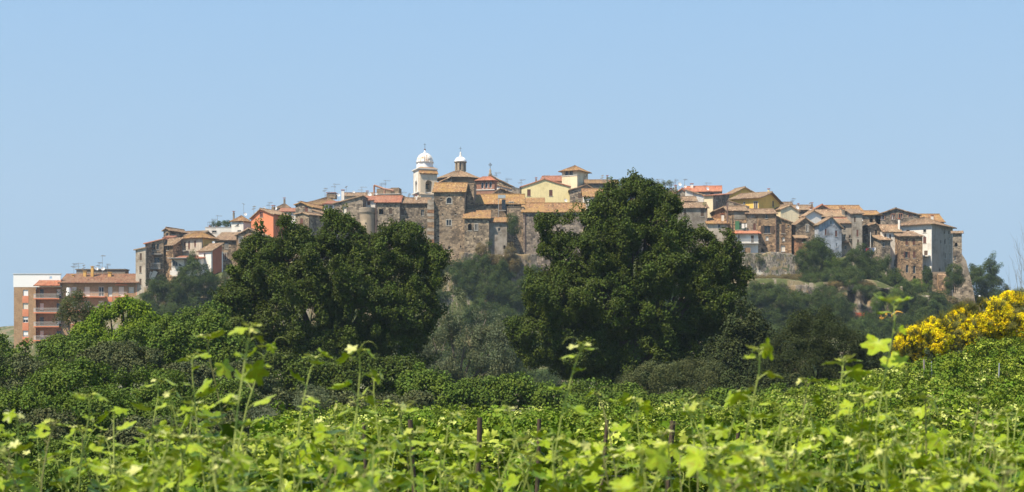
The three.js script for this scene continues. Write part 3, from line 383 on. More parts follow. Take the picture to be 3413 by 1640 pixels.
// tower house and its neighbours
{ const a = H('tower_house', 'tall brown stone tower house with an arched window and golden tile roof', { D: 300, yaw: -3, x: [1446, 1548], e: 640, b: 890, r: ['eave', 612], L: 9, w: 'brown', t: 'gold', dn: 8, win: [[1497, 668, 17, 20, 'oaf'], [1496, 742, 15, 18, 'of'], [1497, 826, 6, 9, 'h'], [1563 - 28, 822, 5, 8, 'h'], [1461, 789, 4, 5, 'h'], [1475, 714, 4, 4, 'h'], [1518, 712, 4, 4, 'h'], [1536, 660, 3, 3, 'h'], [1470, 662, 3, 3, 'h']] }); part('string_course', box(a.W + 7, 0.18, 0.16, a.W / 2 + 3.2, 0.6, 0.09), M.brown2, a.g); }
{ const D = 299, P = at(1424, 850, D), g = thing('striped_pier', 'narrow pier banded in white stone and brick left of the tower house', 'pier', P); const R = rng(5); let y = -6, i = 0; while (y < 10.4) { const h = 0.5 + R() * 0.9; part('band', box(1.42, h - 0.02, 1.2, 0.72, y + h / 2, -0.6), i % 2 ? M.lgrey : R() < 0.4 ? M.red : M.brown2, g); y += h; i++; } part('wall', box(1.3, 1.2, 1.0, 0.72, 11.2, -0.6), M.lgrey, g); }
H('stone_buttress', 'tall dark stone buttress with a slanting back right of the tower house', { D: 304, yaw: -3, x: [1556, 1580], e: 614, b: 705, r: ['shedX', 613], L: 6, w: 'brown', t: 'grey', dn: 8, cat: 'buttress', ov: 0.05 });
H('stone_house', 'brown stone house with a golden roof and a glazed blue balcony', { D: 306, x: [1582, 1745], e: 680, b: 745, r: ['eave', 650], L: 10, w: 'brown', t: 'gold', dn: 14, win: [[1704, 683, 12, 19, 'wf'], [1668, 686, 8, 20, 'o']] });
{ const P = at(1661, 703, 305), g = thing('glazed_balcony', 'little glazed balcony box on a post on the golden roofed house', 'balcony', P); part('slab', box(1.7, 0.15, 1.1, 0.8, 0, 0.5), M.concrete, g); part('awning', box(1.6, 0.7, 1.2, 0.75, 3.0, 0.5), M.tin, g); part('glazing', box(0.8, 2.2, 0.06, 1.15, 1.3, 1.0), M.pane, g); part('panel', box(0.7, 1.0, 0.06, 0.4, 0.6, 1.0), M.wood, g); part('post', box(0.14, 5.5, 0.14, 0.05, 0.2, 1.0), M.concrete, g); }
H('lean_to_house', 'grey plastered annex with a golden lean-to roof and a stone niche beside the tower house', { D: 297, x: [1548, 1630], e: 728, b: 812, r: ['shed', 703], L: 5, w: 'gstone2', t: 'lichen', dn: 8, win: [[1566, 757, 13, 22, 'ha'], [1587, 757, 9, 20, 'of']] });
H('lean_to_house', 'smooth grey lean-to with one small window under the overgrown corner', { D: 298, x: [1631, 1690], e: 741, b: 808, r: ['shed', 726], L: 5, w: 'grey', t: 'lichen', dn: 8, win: [[1664, 765, 8, 11, 'o'], [1681, 824, 7, 12, 'h']] });
H('foundation_wall', 'rough stone footing with a square hole under the grey lean-tos', { D: 298.5, x: [1548, 1695], e: 800, b: 870, r: ['flat'], L: 3, w: 'brown', dn: 8, cat: 'wall', cop: 'brown', win: [[1563, 822, 6, 9, 'h'], [1681, 824, 7, 13, 'h']] });
H('stone_house', 'dark brown stone wall with hanging bushes left of the great rubble wall', { D: 303, x: [1690, 1746], e: 690, b: 860, r: ['flat'], L: 6, w: 'brown', dn: 8, cop: 'brown' });
{ const a = H('cream_gable_house', 'big cream yellow gable house with two brown shuttered windows', { D: 322, x: [1735, 1900], e: 624, e2: 622, b: 690, r: ['gable', 597, 1815], L: 13, w: 'pale', t: 'rust', dn: 6, win: [[1763, 642, 11, 22, 'sR'], [1836, 643, 11, 21, 'sR']], ov: 0.25, dish: [[1885, 668, 6, -3]], chim: [[1787, 597, 6, 6, 4, 'brown']], ant: [[1815, 583, 14, 3]] }); }
H('roof_house', 'low orange roof with a gable behind the cream house', { D: 338, yaw: -10, x: [1800, 1900], e: 606, b: 640, r: ['eave', 589], L: 10, w: 'cream', t: 'rust', dn: 8 });
{ const a = H('belvedere_tower', 'square cream rooftop belvedere with dark windows and a pyramid tile roof', { D: 336, yaw: -32, x: [1873, 1924, 1960], e: 570, b: 614, r: ['hip', 553, 0.5], w: 'cream', t: 'lichen', dn: 6, win: [[1889, 577, 12, 16, 'o'], [1903, 577, 12, 16, 'o']], swin: [[1929, 577, 8, 17, 'o'], [1953, 579, 8, 16, 's']], ov: 0.7, cat: 'tower' }); part('string_course', box(a.W + 0.12, 0.14, 0.1, a.W / 2, 1.9, 0.05), M.offwhite, a.g); }
H('stone_house', 'grey stone house with a slanting roofline right of the cream gable', { D: 318, x: [1901, 1985], e: 633, b: 690, r: ['gable', 616, 1955], L: 8, w: 'gstone', t: 'grey', dn: 8, win: [[1933, 653, 12, 18, 's']], chim: [[2024, 590, 4, 14, 4, 'grey']] });
H('roof_house', 'brown tile roofs below the belvedere beside the oak top', { D: 330, x: [1955, 2060], e: 612, b: 640, r: ['eave', 602], L: 8, w: 'gstone', t: 'brown', dn: 8, ant: [[2007, 583, 24, 2], [2025, 592, 16, 2]] });
H('white_house', 'white house with an orange roof half hidden by the oak', { D: 312, x: [1947, 2010], e: 655, b: 715, r: ['eave', 632], L: 8, w: 'white', t: 'lichen', dn: 8, win: [[1967, 684, 11, 19, 'o']] });
{ const a = H('rampart_house', 'great rubble stone rampart with a long orange roof and a drainpipe', { D: 302, x: [1744, 1950], e: 707, b: 890, r: ['eave', 679], L: 9, w: 'rubble', t: 'lichen', dn: 8, pipe: [[1750, 712, 886], [1945, 712, 790]], win: [[1806, 775, 9, 9, 'h'], [1812, 738, 8, 14, 'b']] }); }
H('small_house', 'low golden roof tucked between the rampart and the cream house', { D: 312, x: [1752, 1812], e: 678, b: 690, r: ['shed', 661], L: 5, w: 'brown', t: 'lichen', dn: 4 });
H('stone_house', 'brown stone wall right of the rampart, mostly behind the oak', { D: 304, x: [1952, 2110], e: 720, b: 880, r: ['eave', 705], L: 9, w: 'brown', t: 'old', dn: 8, win: [[2000, 760, 9, 16, 'o']] });
H('stone_house', 'stone house hidden behind the oak crown', { D: 308, x: [2112, 2280], e: 690, b: 870, r: ['eave', 665], L: 9, w: 'brown', t: 'old', dn: 8, win: [[2150, 720, 9, 16, 'o'], [2230, 722, 9, 16, 's']] });
// right of the oak
{ const a = H('roof_terrace_house', 'pale house with a roof terrace full of potted plants right of the oak top', { D: 330, x: [2160, 2250], e: 632, b: 665, r: ['flat'], L: 9, w: 'lgrey', dn: 8, win: [[2174, 650, 14, 12, 'o']], ant: [[2193, 596, 28, 3], [2251, 598, 30, 3], [2282, 597, 26, 3]], dish: [[2265, 614, 7, 2]] });
  for (const px of [2198, 2212, 2224, 2236]) { const p = a.g.worldToLocal(at(px, 625, 332)); put(part('planter', new THREE.CylinderGeometry(0.28, 0.2, 0.5, 8), M.terra, a.g), p.x, a.h + 0.3, -1.2); }
  const l = []; for (let i = 0; i <= 14; i++) l.push(box(0.04, 1.2, 0.04, 0.3 + i * (a.W - 0.6) / 14, a.h + 0.6, -0.6)); l.push(box(a.W - 0.5, 0.05, 0.05, a.W / 2, a.h + 1.2, -0.6)); part('railing', merge(l), M.rail, a.g); }
H('white_house', 'small white walled house with a brown tile hip roof beside the oak', { D: 314, yaw: -30, x: [2207, 2237, 2272], e: 655, b: 690, r: ['hip', 637, 0.45], w: 'white', t: 'old', dn: 8, win: [[2226, 662, 5, 8, 'o']] });
H('roof_house', 'grey gabled roof room with a reddish slope', { D: 324, yaw: -15, x: [2248, 2288], e: 645, e2: 640, b: 670, r: ['gable', 629, 2274], L: 8, w: 'grey', t: 'rust', dn: 6, win: [[2266, 651, 6, 5, 'oa']], chim: [[2252, 622, 7, 4, 3, 'grey']] });
{ const a = H('long_roof_house', 'grey house under a long bright red tile roof on the skyline', { D: 332, yaw: -8, x: [2284, 2402], e: 640, b: 670, r: ['eave', 623], L: 8, w: 'lgrey', t: 'red', dn: 6, win: [[2344, 646, 10, 10, 'o'], [2373, 647, 13, 8, 'sR']], dish: [[2283, 621, 6, 1], [2358, 629, 6, -1]], chim: [[2306, 617, 9, 12, 3, 'white']], ant: [[2355, 608, 26, 4]] }); }
H('white_house', 'white stepped wall in front of the long red roof', { D: 322, x: [2286, 2345], e: 634, b: 700, r: ['shedX', 650], L: 5, w: 'white', t: 'old', dn: 6, pipe: [[2312, 640, 670]] });
H('roof_house', 'low brown roof with two small windows above the grey plaster house', { D: 315, x: [2271, 2318], e: 670, b: 684, r: ['eave', 658], L: 6, w: 'brown', t: 'old', dn: 6, win: [[2280, 674, 9, 6, 'o'], [2300, 675, 9, 6, 'o']], ov: 0.6 });
H('grey_plaster_house', 'tall plain grey plaster house at the right edge of the oak', { D: 305, x: [2240, 2358], e: 693, b: 815, r: ['eave', 678], L: 8, w: 'grey', t: 'old', dn: 8, win: [[2341, 708, 10, 26, 's'], [2283, 708, 9, 22, 's'], [2346, 776, 6, 18, 'w'], [2284, 775, 8, 12, 'o']], pipe: [[2356, 696, 812]] });
H('red_roof_house', 'small stone house with a bright red roof and one tall shutter', { D: 314, yaw: -22, x: [2347, 2376, 2432], e: 653, e2: 664, b: 700, r: ['shed', 648], w: 'cream', sw: 'gstone', t: 'red', dn: 8, swin: [[2389, 683, 10, 27, 'sRf']] });
H('stone_gable_house', 'brown stone gable below the red roofed house with a white chimney', { D: 308, x: [2383, 2428], e: 702, b: 750, r: ['gable', 690, 2412], L: 7, w: 'red', t: 'old', dn: 8, win: [[2406, 714, 5, 10, 'h']], chim: [[2409, 718, 8, 14, -3, 'white']] });
H('white_house', 'plain whitewashed house with a golden roof and one small window', { D: 302, x: [2362, 2427], e: 746, b: 810, r: ['shed', 728], L: 7, w: 'lgrey', t: 'lichen', dn: 8, win: [[2397, 754, 8, 13, 'o']], pipe: [[2425, 680, 800]] });
{ const a = H('yellow_gable_house', 'large yellow house, farther of two, gable under a pale tile roof', { D: 332, yaw: 22, x: [2428, 2526, 2396], e: 651, e2: 648, b: 700, r: ['gable', 625, 2482], w: 'yellow', t: 'pale', dn: 8, win: [[2478, 648, 8, 6, 'o'], [2488, 648, 8, 6, 'b']], ov: 0.4 }); }
{ const a = H('yellow_house', 'bright yellow house, nearer of two, with a white framed door and chimney', { D: 316, yaw: -30, x: [2438, 2529, 2600], e: 664, b: 705, r: ['eave', 645], w: 'yellow', t: 'pale', dn: 8, win: [[2519, 686, 9, 27, 'sf'], [2480, 676, 6, 7, 'w']], swin: [[2577, 679, 7, 19, 's']], ov: 0.7, chim: [[2562, 634, 6, 12, 4, 'pale']] }); }
H('stone_wall', 'old sloping stone garden wall below the yellow houses', { D: 310, x: [2428, 2498], e: 670, b: 710, r: ['shedX', 690], L: 2, w: 'gstone', t: 'grey', dn: 5, cat: 'wall', ov: 0.05 });
{ const a = H('stone_house', 'brown house with a green framed laundry balcony', { D: 303, x: [2427, 2490], e: 703, b: 810, r: ['eave', 690], L: 8, w: 'brown2', t: 'old', dn: 10, win: [[2463, 713, 8, 12, 'o'], [2475, 755, 36, 24, 'o']], pipe: [[2423, 676, 760]] }); balcony(a, 2453, 2497, 768, 1.0, 'greenPaint'); part('upper_plaster', box(a.W * 0.62, 1.6, 0.05, a.W * 0.62, a.h - 1.0, 0.03), M.grey, a.g); for (const px of [2455, 2495]) { const p = a.g.worldToLocal(at(px, 753, 303)); part('balcony_screen', box(0.9, 1.9, 0.08, p.x, p.y, 0.95), M.greenPaint, a.g); } }
{ const P = at(2480, 741, 301.6); for (const [i, dx, w, h, m] of [[0, -0.2, 0.6, 1.0, 'cloth'], [1, 0.45, 0.35, 0.8, 'cloth']]) { const g = part(numbered('hanging_towel'), box(w, h, 0.04, 0, -h / 2, 0), M[m], scene); g.position.set(P.x + dx, P.y - 0.3, P.z); tag(g, i ? 'smaller white towel on the green balcony line' : 'larger white towel hung on the green balcony', 'towel'); } }
{ const a = H('balcony_house', 'white balcony house with a red canopy over its porch', { D: 299.5, x: [2452, 2527], e: 778, b: 836, r: ['shed', 771], L: 2.6, w: 'white', t: 'red', dn: 3, win: [[2508, 797, 9, 25, 's'], [2463, 793, 6, 24, 'o']], ov: 0.7 }); balcony(a, 2456, 2526, 813, 1.3, 'rail'); const p = a.g.worldToLocal(at(2492, 825, 299)); part('buttress', box(1.0, 2.4, 1.2, p.x, -0.6, 0.6), M.brown2, a.g); }
H('stone_house', 'narrow brown stone house between the laundry balcony and the wide shuttered house', { D: 302, x: [2490, 2527], e: 713, b: 810, r: ['eave', 699], L: 8, w: 'gstone', t: 'old', dn: 10, win: [[2509, 718, 7, 9, 'of'], [2515, 756, 8, 24, 'sR']] });
H('stone_house', 'brown stone house with a wide dark shuttered window above the retaining wall', { D: 301, x: [2527, 2587], e: 713, b: 846, r: ['eave', 699], L: 9, w: 'brown2', t: 'old', dn: 6, win: [[2555, 721, 8, 14, 'o'], [2558, 765, 22, 25, 'S'], [2557, 794, 9, 14, 'b'], [2542, 835, 10, 13, 'h']], pipe: [[2586, 716, 844]] });
H('stone_house', 'brown stone house with one tall dark window and a roofline falling to the right', { D: 301.5, x: [2588, 2638], e: 722, b: 848, r: ['shedX', 741], L: 9, w: 'brown2', t: 'old', dn: 6, win: [[2611, 763, 13, 29, 's'], [2612, 797, 8, 13, 'b'], [2628, 753, 4, 5, 'h'], [2610, 828, 14, 20, 'b']] });
{ const a = H('cream_house', 'pale blank gable house behind the brown stone row', { D: 315, yaw: 14, x: [2602, 2664, 2560], e: 698, e2: 704, b: 730, r: ['gable', 685, 2632], w: 'cream', t: 'pale', dn: 8, ov: 0.3 }); }
H('roof_house', 'long grey ridge roof on the skyline right of the yellow house', { D: 338, x: [2598, 2645], e: 690, b: 710, r: ['eave', 676], L: 7, w: 'grey', t: 'grey', dn: 6, ant: [[2643, 660, 22, 2]] });
H('stone_gable_house', 'dark stone gable house with a small white niche window above the shed', { D: 302, yaw: 12, x: [2652, 2724, 2636], e: 748, e2: 755, b: 815, r: ['gable', 726, 2683], w: 'brown', t: 'old', dn: 8, win: [[2691, 760, 7, 22, 'wf'], [2718, 766, 5, 12, 'w']] });
H('shed', 'little brick shed with a sloping tile roof under the dark stone gable', { D: 299, x: [2656, 2690], e: 794, b: 812, r: ['shed', 786], L: 3, w: 'red', t: 'pale', dn: 8, cat: 'shed', win: [[2680, 801, 13, 12, 'h']] });
H('white_gable_house', 'white gable house behind the blue plaster house', { D: 314, yaw: 16, x: [2682, 2738, 2664], e: 720, e2: 716, b: 750, r: ['gable', 703, 2712], w: 'white', t: 'pale', dn: 8, chim: [[2702, 697, 4, 6, 3, 'white']] });
H('blue_house', 'stained blue grey plaster gable house above the trees', { D: 301, yaw: 12, x: [2728, 2805, 2712], e: 748, e2: 757, b: 856, r: ['gable', 723, 2771], w: 'blue', t: 'old', dn: 6, win: [[2752, 773, 6, 20, 'sR'], [2787, 778, 7, 20, 'sR'], [2770, 741, 4, 12, 'o'], [2758, 815, 4, 14, 'w'], [2789, 817, 4, 14, 'w'], [2747, 812, 5, 13, 'o']], ov: 0.5 });
H('stone_gable_house', 'small brick gable with a dark square hole on the skyline', { D: 326, x: [2708, 2772], e: 700, b: 720, r: ['gable', 683, 2740], L: 6, w: 'gstone', t: 'rust', dn: 6, win: [[2740, 698, 6, 8, 'h']], chim: [[2706, 680, 6, 12, 2, 'brown']], ant: [[2700, 674, 16, 1]] });
H('roof_house', 'low tile roofs with a dish behind the white gable', { D: 334, x: [2645, 2715], e: 700, b: 715, r: ['eave', 686], L: 8, w: 'gstone', t: 'old', dn: 6, dish: [[2657, 691, 7, -2]], chim: [[2661, 683, 5, 6, 2, 'brown']] });
H('roof_house', 'long golden tile roof highest on the right skyline', { D: 336, x: [2755, 2876], e: 704, b: 725, r: ['eave', 687], L: 10, w: 'gstone', t: 'lichen', dn: 6, chim: [[2802, 694, 7, 8, -4, 'grey']] });
H('stone_house', 'pale roofed stone house behind the blue house', { D: 318, x: [2735, 2812], e: 722, b: 745, r: ['eave', 701], L: 8, w: 'gstone', t: 'pale', dn: 6, chim: [[2811, 699, 9, 16, 1, 'grey']] });
H('red_canopy_house', 'narrow house with a red canopy squeezed behind the blue house', { D: 309, x: [2790, 2842], e: 737, b: 760, r: ['shed', 728], L: 6, w: 'grey', t: 'red', dn: 8 });
{ const a = H('balcony_house', 'narrow grey house with two wooden balconies right of the blue house', { D: 304, x: [2804, 2843], e: 745, b: 846, r: ['shed', 730], L: 7, w: 'grey', t: 'old', dn: 8, win: [[2815, 760, 7, 16, 'o'], [2816, 790, 8, 18, 'o'], [2833, 793, 7, 18, 'o'], [2818, 825, 8, 14, 'o']] }); balcony(a, 2805, 2828, 808, 1.2, 'wood', 'wood'); balcony(a, 2828, 2842, 796, 1.0, 'iron'); }
H('grey_tall_house', 'tall grey stone house with two narrow shuttered windows', { D: 302, yaw: -6, x: [2842, 2874], e: 713, b: 835, r: ['shed', 700], L: 9, w: 'grey', t: 'old', dn: 8, win: [[2849, 731, 6, 18, 's'], [2858, 777, 6, 24, 'sR'], [2860, 808, 6, 20, 's']] });
H('roof_house', 'low stone house under a tile roof left of the skyline brick gable', { D: 322, x: [2868, 2935], e: 717, b: 742, r: ['eave', 705], L: 9, w: 'brown', t: 'lichen', dn: 8, win: [[2904, 735, 12, 11, 'h']], dish: [[2872, 733, 4, -2]] });
H('brick_window_house', 'broad stone gable on the right skyline with brick framed windows', { D: 322, x: [2917, 3066], e: 717, e2: 717, b: 750, r: ['gable', 695, 2986], L: 10, w: 'gstone', t: 'grey', dn: 8, win: [[2942, 725, 12, 15, 'cr'], [2977, 723, 12, 18, 'cr'], [3002, 720, 12, 15, 'or'], [3034, 719, 12, 9, 'or'], [3051, 718, 8, 9, 'o']] });
H('roof_house', 'orange roofed house at the right end of the skyline', { D: 330, x: [3062, 3146], e: 740, b: 755, r: ['eave', 716], L: 9, w: 'gstone', t: 'lichen', dn: 8, chim: [[3107, 722, 7, 18, -6, 'white']], dish: [[3076, 728, 5, -4]] });
H('stone_gable_house', 'small stone house with an uneven gable above the washing line', { D: 304, yaw: 20, x: [2895, 2940, 2874], e: 752, e2: 765, b: 845, r: ['gable', 744, 2917], w: 'brown', t: 'old', dn: 8, win: [[2921, 775, 8, 20, 'o']], swin: [[2888, 773, 8, 17, 'sR'], [2886, 817, 14, 16, 'sR']] });
H('lean_to_house', 'stone lean-to with a pale tiled edge in front of the white house', { D: 300, yaw: 10, x: [2938, 2968, 2904], e: 800, b: 858, r: ['shed', 784], w: 'gstone', t: 'pale', dn: 8, win: [[2946, 815, 6, 14, 'w']] });
{ const L = [['dark blue cloth', 0.03, 0.06, 0.16], ['crimson shirt', 0.42, 0.03, 0.08], ['dark red shirt', 0.2, 0.03, 0.04], ['navy trousers', 0.03, 0.04, 0.08], ['grey trousers', 0.14, 0.14, 0.16], ['blue jeans', 0.1, 0.15, 0.28], ['white sheet', 0.7, 0.7, 0.72]]; L.forEach(([n, r, g, b], i) => { const P = at(2883 + i * 5.6, 826, 298.3), w = 0.26 + (i % 3) * 0.04, h = 0.55 + (i % 2) * 0.25; const m = part(numbered('laundry'), box(w, h, 0.04, 0, -h / 2, 0), mat({ color: col(r, g, b) }), scene); m.position.copy(P); m.rotation.y = 0.2 * ((i % 3) - 1); tag(m, n + ' hung out to dry below the stone gable', 'laundry'); });
  const g = thing('washing_line', 'thin washing line with its white pole above the trees', 'washing line', at(2878, 826, 298.3)); part('line', tube([V(0, 0.03, 0), V(1.4, 0, 0), V(2.9, 0.03, 0)], 0.015, 0.015, 4), M.rail, g); part('pole', new THREE.CylinderGeometry(0.07, 0.07, 5.5, 6).translate(1.55, 0.6, -0.2), M.rail, g); }
H('white_house', 'tall white house with dark shutters and an arched opening at its foot', { D: 303, yaw: 6, x: [2946, 3002, 2934], e: 771, b: 880, r: ['shed', 750], w: 'white', t: 'pale', dn: 8, win: [[2950, 786, 6, 16, 's'], [2967, 791, 6, 20, 's'], [2986, 793, 7, 22, 's'], [2987, 831, 7, 20, 's'], [2988, 875, 17, 24, 'ha']] });
H('stone_house', 'tall brown stone house with paired shuttered windows over arched openings', { D: 299, yaw: 0, x: [3002, 3075], e: 788, b: 945, r: ['shed', 773], L: 8, w: 'brown2', t: 'old', dn: 5, win: [[3022, 806, 8, 22, 'sR'], [3046, 806, 8, 22, 'sR'], [3022, 849, 9, 21, 'SR'], [3047, 849, 8, 22, 'sR'], [3024, 896, 9, 27, 'oa'], [3048, 898, 9, 27, 'oa'], [3048, 927, 9, 16, 'ha']] });
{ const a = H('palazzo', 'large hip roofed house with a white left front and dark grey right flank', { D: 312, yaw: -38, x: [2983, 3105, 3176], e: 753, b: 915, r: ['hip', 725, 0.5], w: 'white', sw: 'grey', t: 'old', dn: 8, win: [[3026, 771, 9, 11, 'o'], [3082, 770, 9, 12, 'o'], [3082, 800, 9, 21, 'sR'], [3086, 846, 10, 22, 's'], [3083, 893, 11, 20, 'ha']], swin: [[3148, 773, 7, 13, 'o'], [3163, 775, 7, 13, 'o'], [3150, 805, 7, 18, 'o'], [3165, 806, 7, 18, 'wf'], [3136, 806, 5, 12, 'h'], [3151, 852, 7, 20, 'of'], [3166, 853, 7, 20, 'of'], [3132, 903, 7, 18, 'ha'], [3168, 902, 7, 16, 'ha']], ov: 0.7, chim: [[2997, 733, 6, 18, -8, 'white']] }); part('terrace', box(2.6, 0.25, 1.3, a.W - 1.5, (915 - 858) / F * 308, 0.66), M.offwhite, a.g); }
{ const D = 301, g = thing('bastion_wall', 'brown stone buttress wall under the large white and grey house', 'wall', at(3100, 990, D)); const k = D / F; const sh = [[0, -4], [5.2, -4], [4.6, 2.2], [4.0, 5.4], [0, 5.4]]; part('wall', extrude(wallShape(sh, []), 6, 11).translate(0, 0, -6.3), M.brown, g); const st = extrude(wallShape([[0, -4], [2.2, -4], [1.2, 4.6], [0, 5.1]], []), 1.6, 31); part('buttress', st.rotateY(-Math.PI / 2).scale(1, 1, 1).translate(3.2, 0, -0.29), M.brown2, g); }
{ const a = H('end_house', 'tall weathered grey house with a flared foot at the right tip of the town', { D: 306, yaw: -16, x: [3176, 3206, 3230], e: 778, b: 985, r: ['shed', 772], w: 'gstone', t: 'old', dn: 6, win: [[3187, 816, 7, 14, 'h'], [3184, 860, 6, 16, 'o']], swin: [[3210, 815, 5, 14, 'o'], [3221, 815, 5, 14, 'o'], [3212, 862, 5, 20, 'o'], [3221, 918, 7, 34, 'ha']] }); const W = a.W, h = a.h; const but = extrude(wallShape([[0, -6], [3.6, -6], [2.2, 2], [0.9, 7.5], [0, 9]], []), a.L * 0.96, 17).translate(W + 0.002, 0, -a.L * 0.98); part('battered_foot', but, M.gstone, a.g); }
// small roof clutter far behind
H('roof_house', 'distant roof gable between the yellow house and the right skyline', { D: 345, x: [2572, 2612], e: 690, b: 700, r: ['eave', 678], L: 6, w: 'grey', t: 'grey', dn: 6 });

// ---------- apartment block ----------
{ const D = 300, k = D / F, P = at(46, 1200, D), g = thing('apartment_block', 'modern brick apartment block with orange bands, balconies and a tiled right wing', 'apartment block', P);
  const X = (px) => (px - 46) * k, Y = (py) => (1200 - py) * k, t = 0.3, wins = [[85, 976], [85, 1020], [85, 1065], [85, 1112], [85, 1161]];
  const hs = wins.map(([px, py]) => hole(X(px), Y(py), 1.12, 1.3)); hs.push(hole(X(169), Y(925), 0.55, 0.5));
  const Ly = 11, W1 = X(119);
  part('brick_wall', merge([extrude(wallShape([[0, -8], [W1, -8], [W1, Y(957)], [0, Y(957)]], hs.slice(0, 5)), t, 5).translate(0, 0, -t), box(t, Y(957) + 8, Ly - 2 * t, t / 2, (Y(957) - 8) / 2, -Ly / 2), box(X(202), Y(957) + 8, t, X(202) / 2, (Y(957) - 8) / 2, -Ly + t / 2)]), M.tan, g);
  for (let i = 0; i < 5; i++) { const y0 = Y(wins[i][1]) - 0.66, y1 = i < 4 ? Y(wins[i + 1][1]) + 0.66 : -8; part('orange_band', box(1.3, y0 - y1, 0.04, X(85), (y0 + y1) / 2, 0.025), M.salmon, g); const wm = part('window', ring(1.1, 1.3, false, 0.07, 0.07), M.purewhite, g); put(wm, X(85), Y(wins[i][1]), -0.2); if (i === 2 || i === 4) part('pane', paneGeo(1.0, 1.2, false), M.pane, wm); if (i !== 4) { const hh = i === 2 ? 0.6 : i === 3 ? 1.0 : 1.2; put(part('roller_blind', cbox(0.96, hh, 0.03), i === 1 ? M.blind : M.purewhite, wm), 0, 0.6 - hh / 2, 0.06); } }
  part('parapet_band', merge([extrude(wallShape([[-0.1, Y(957)], [X(202), Y(957)], [X(202), Y(914)], [-0.1, Y(914)]], [hs[5]]), 0.3, 3).translate(0, 0, -0.28), box(0.3, Y(914) - Y(957), Ly - 0.3, 0.05, (Y(914) + Y(957)) / 2, -Ly / 2 - 0.14)]), M.purewhite, g); part('parapet_cap', box(X(202) + 0.3, 0.12, 0.5, X(202) / 2, Y(914) + 0.06, -0.13), M.offwhite, g);
  part('flat_roof', box(X(202) - 0.4, 0.2, Ly - 0.7, X(202) / 2 + 0.1, Y(945), -Ly / 2), M.concrete, g);
  // recessed balcony bay
  const bx0 = W1, bx1 = X(202), bw = bx1 - bx0, slabs = [996, 1043, 1089, 1135, 1181];
  const bh = []; for (const s of slabs) { bh.push(hole(X(132), Y(s) + 1.15, 0.9, 2.0)); bh.push(hole(X(194) - 0.3, Y(s) + 1.15, 1.0, 2.0)); }
  part('balcony_wall', extrude(wallShape([[bx0 - 0.3, -8], [bx1 + 0.2, -8], [bx1 + 0.2, Y(956)], [bx0 - 0.3, Y(956)]], bh), t, 9).translate(0, 0, -1.6), M.tan, g);
  slabs.forEach((s, i) => { for (const [px, w] of [[X(132), 0.9], [X(194) - 0.3, 1.0]]) { const d = part('balcony_door', ring(w, 2.0, false, 0.07, 0.07), M.frame, g); put(d, px, Y(s) + 1.15, -1.5); part('pane', paneGeo(w - 0.1, 1.9, false), M.pane, d); if ((i + Math.round(px)) % 2) put(part('roller_blind', cbox(w - 0.14, 1.4, 0.03), M.purewhite, d), 0, 0.25, 0.06); }
    const b = part('balcony', merge([box(bw + 0.15, 0.22, 2.6, bx0 + bw / 2, Y(s), 0.0)]), M.salmon, g); const l = [box(bw + 0.1, 0.05, 0.05, bx0 + bw / 2, Y(s) + 1.0, 1.25), box(0.05, 0.05, 1.2, bx0 - 0.02, Y(s) + 1.0, 0.65), box(bw + 0.1, 0.05, 0.05, bx0 + bw / 2, Y(s) + 0.25, 1.25)]; for (let j = 0; j <= 34; j++) l.push(box(0.03, 0.85, 0.03, bx0 + bw * j / 34, Y(s) + 0.57, 1.25)); for (let j = 0; j < 8; j++) l.push(box(0.03, 0.85, 0.03, bx0 - 0.02, Y(s) + 0.57, 1.1 - j * 0.15)); part('railing', merge(l), M.rail, b); });
  part('canopy_roof', tileSlope(V(bx0 - 0.1, Y(953), 1.4), V(bx1 + 0.2, Y(953), 1.4), V(bx1 + 0.2, Y(934), 0.03), V(bx0 + 0.7, Y(934), 0.03)), T.red, g);
  // right wing
  const rx0 = X(202), rx1 = X(457), rw = rx1 - rx0, rs = [990, 1037, 1083, 1129, 1175], dr = []; const doors = []; for (const s of rs) for (const px of [246, 290, 337, 367, 404, 437]) { const w = px === 367 ? 0.9 : 1.1, hh = px === 437 || px === 246 ? 1.3 : 2.05; dr.push(hole(X(px), Y(s) + (hh > 2 ? 1.15 : 1.5), w, hh)); doors.push([X(px), Y(s) + (hh > 2 ? 1.15 : 1.5), w, hh]); }
  part('wing_wall', merge([extrude(wallShape([[rx0 + 0.21, -8], [rx1, -8], [rx1, Y(944)], [rx0 + 0.21, Y(944)]], dr), t, 21).translate(0, 0, -t), box(t, Y(944) + 8, 9, rx1 - t / 2, (Y(944) - 8) / 2, -4.85), box(rw - 1, Y(944) + 8, t, rx0 + rw / 2, (Y(944) - 8) / 2, -9.6)]), M.tan, g);
  doors.forEach(([x, y, w, hh], i) => { const d = part(hh > 2 ? 'balcony_door' : 'window', ring(w, hh, false, 0.07, 0.07), M.purewhite, g); put(d, x, y, -0.22); if (i % 5 === 2) part('pane', paneGeo(w - 0.1, hh - 0.1, false), M.pane, d); else put(part('roller_blind', cbox(w - 0.12, hh - 0.12, 0.03), i % 3 ? M.blind : M.offwhite, d), 0, 0, 0.05); });
  for (const s of rs) { for (const [a, b] of [[240, 355], [383, 428]]) { const x0 = X(a), w = (b - a) * k; const bl = part('balcony', box(w, 0.2, 1.3, x0 + w / 2, Y(s), 0.66), M.salmon, g); const l = [box(w, 0.05, 0.05, x0 + w / 2, Y(s) + 1.0, 1.28), box(w, 0.04, 0.04, x0 + w / 2, Y(s) + 0.25, 1.28)]; const n = Math.round(w / 0.16); for (let j = 0; j <= n; j++) l.push(box(0.03, 0.85, 0.03, x0 + 0.02 + (w - 0.04) * j / n, Y(s) + 0.57, 1.28)); part('railing', merge(l), M.rail, bl); }
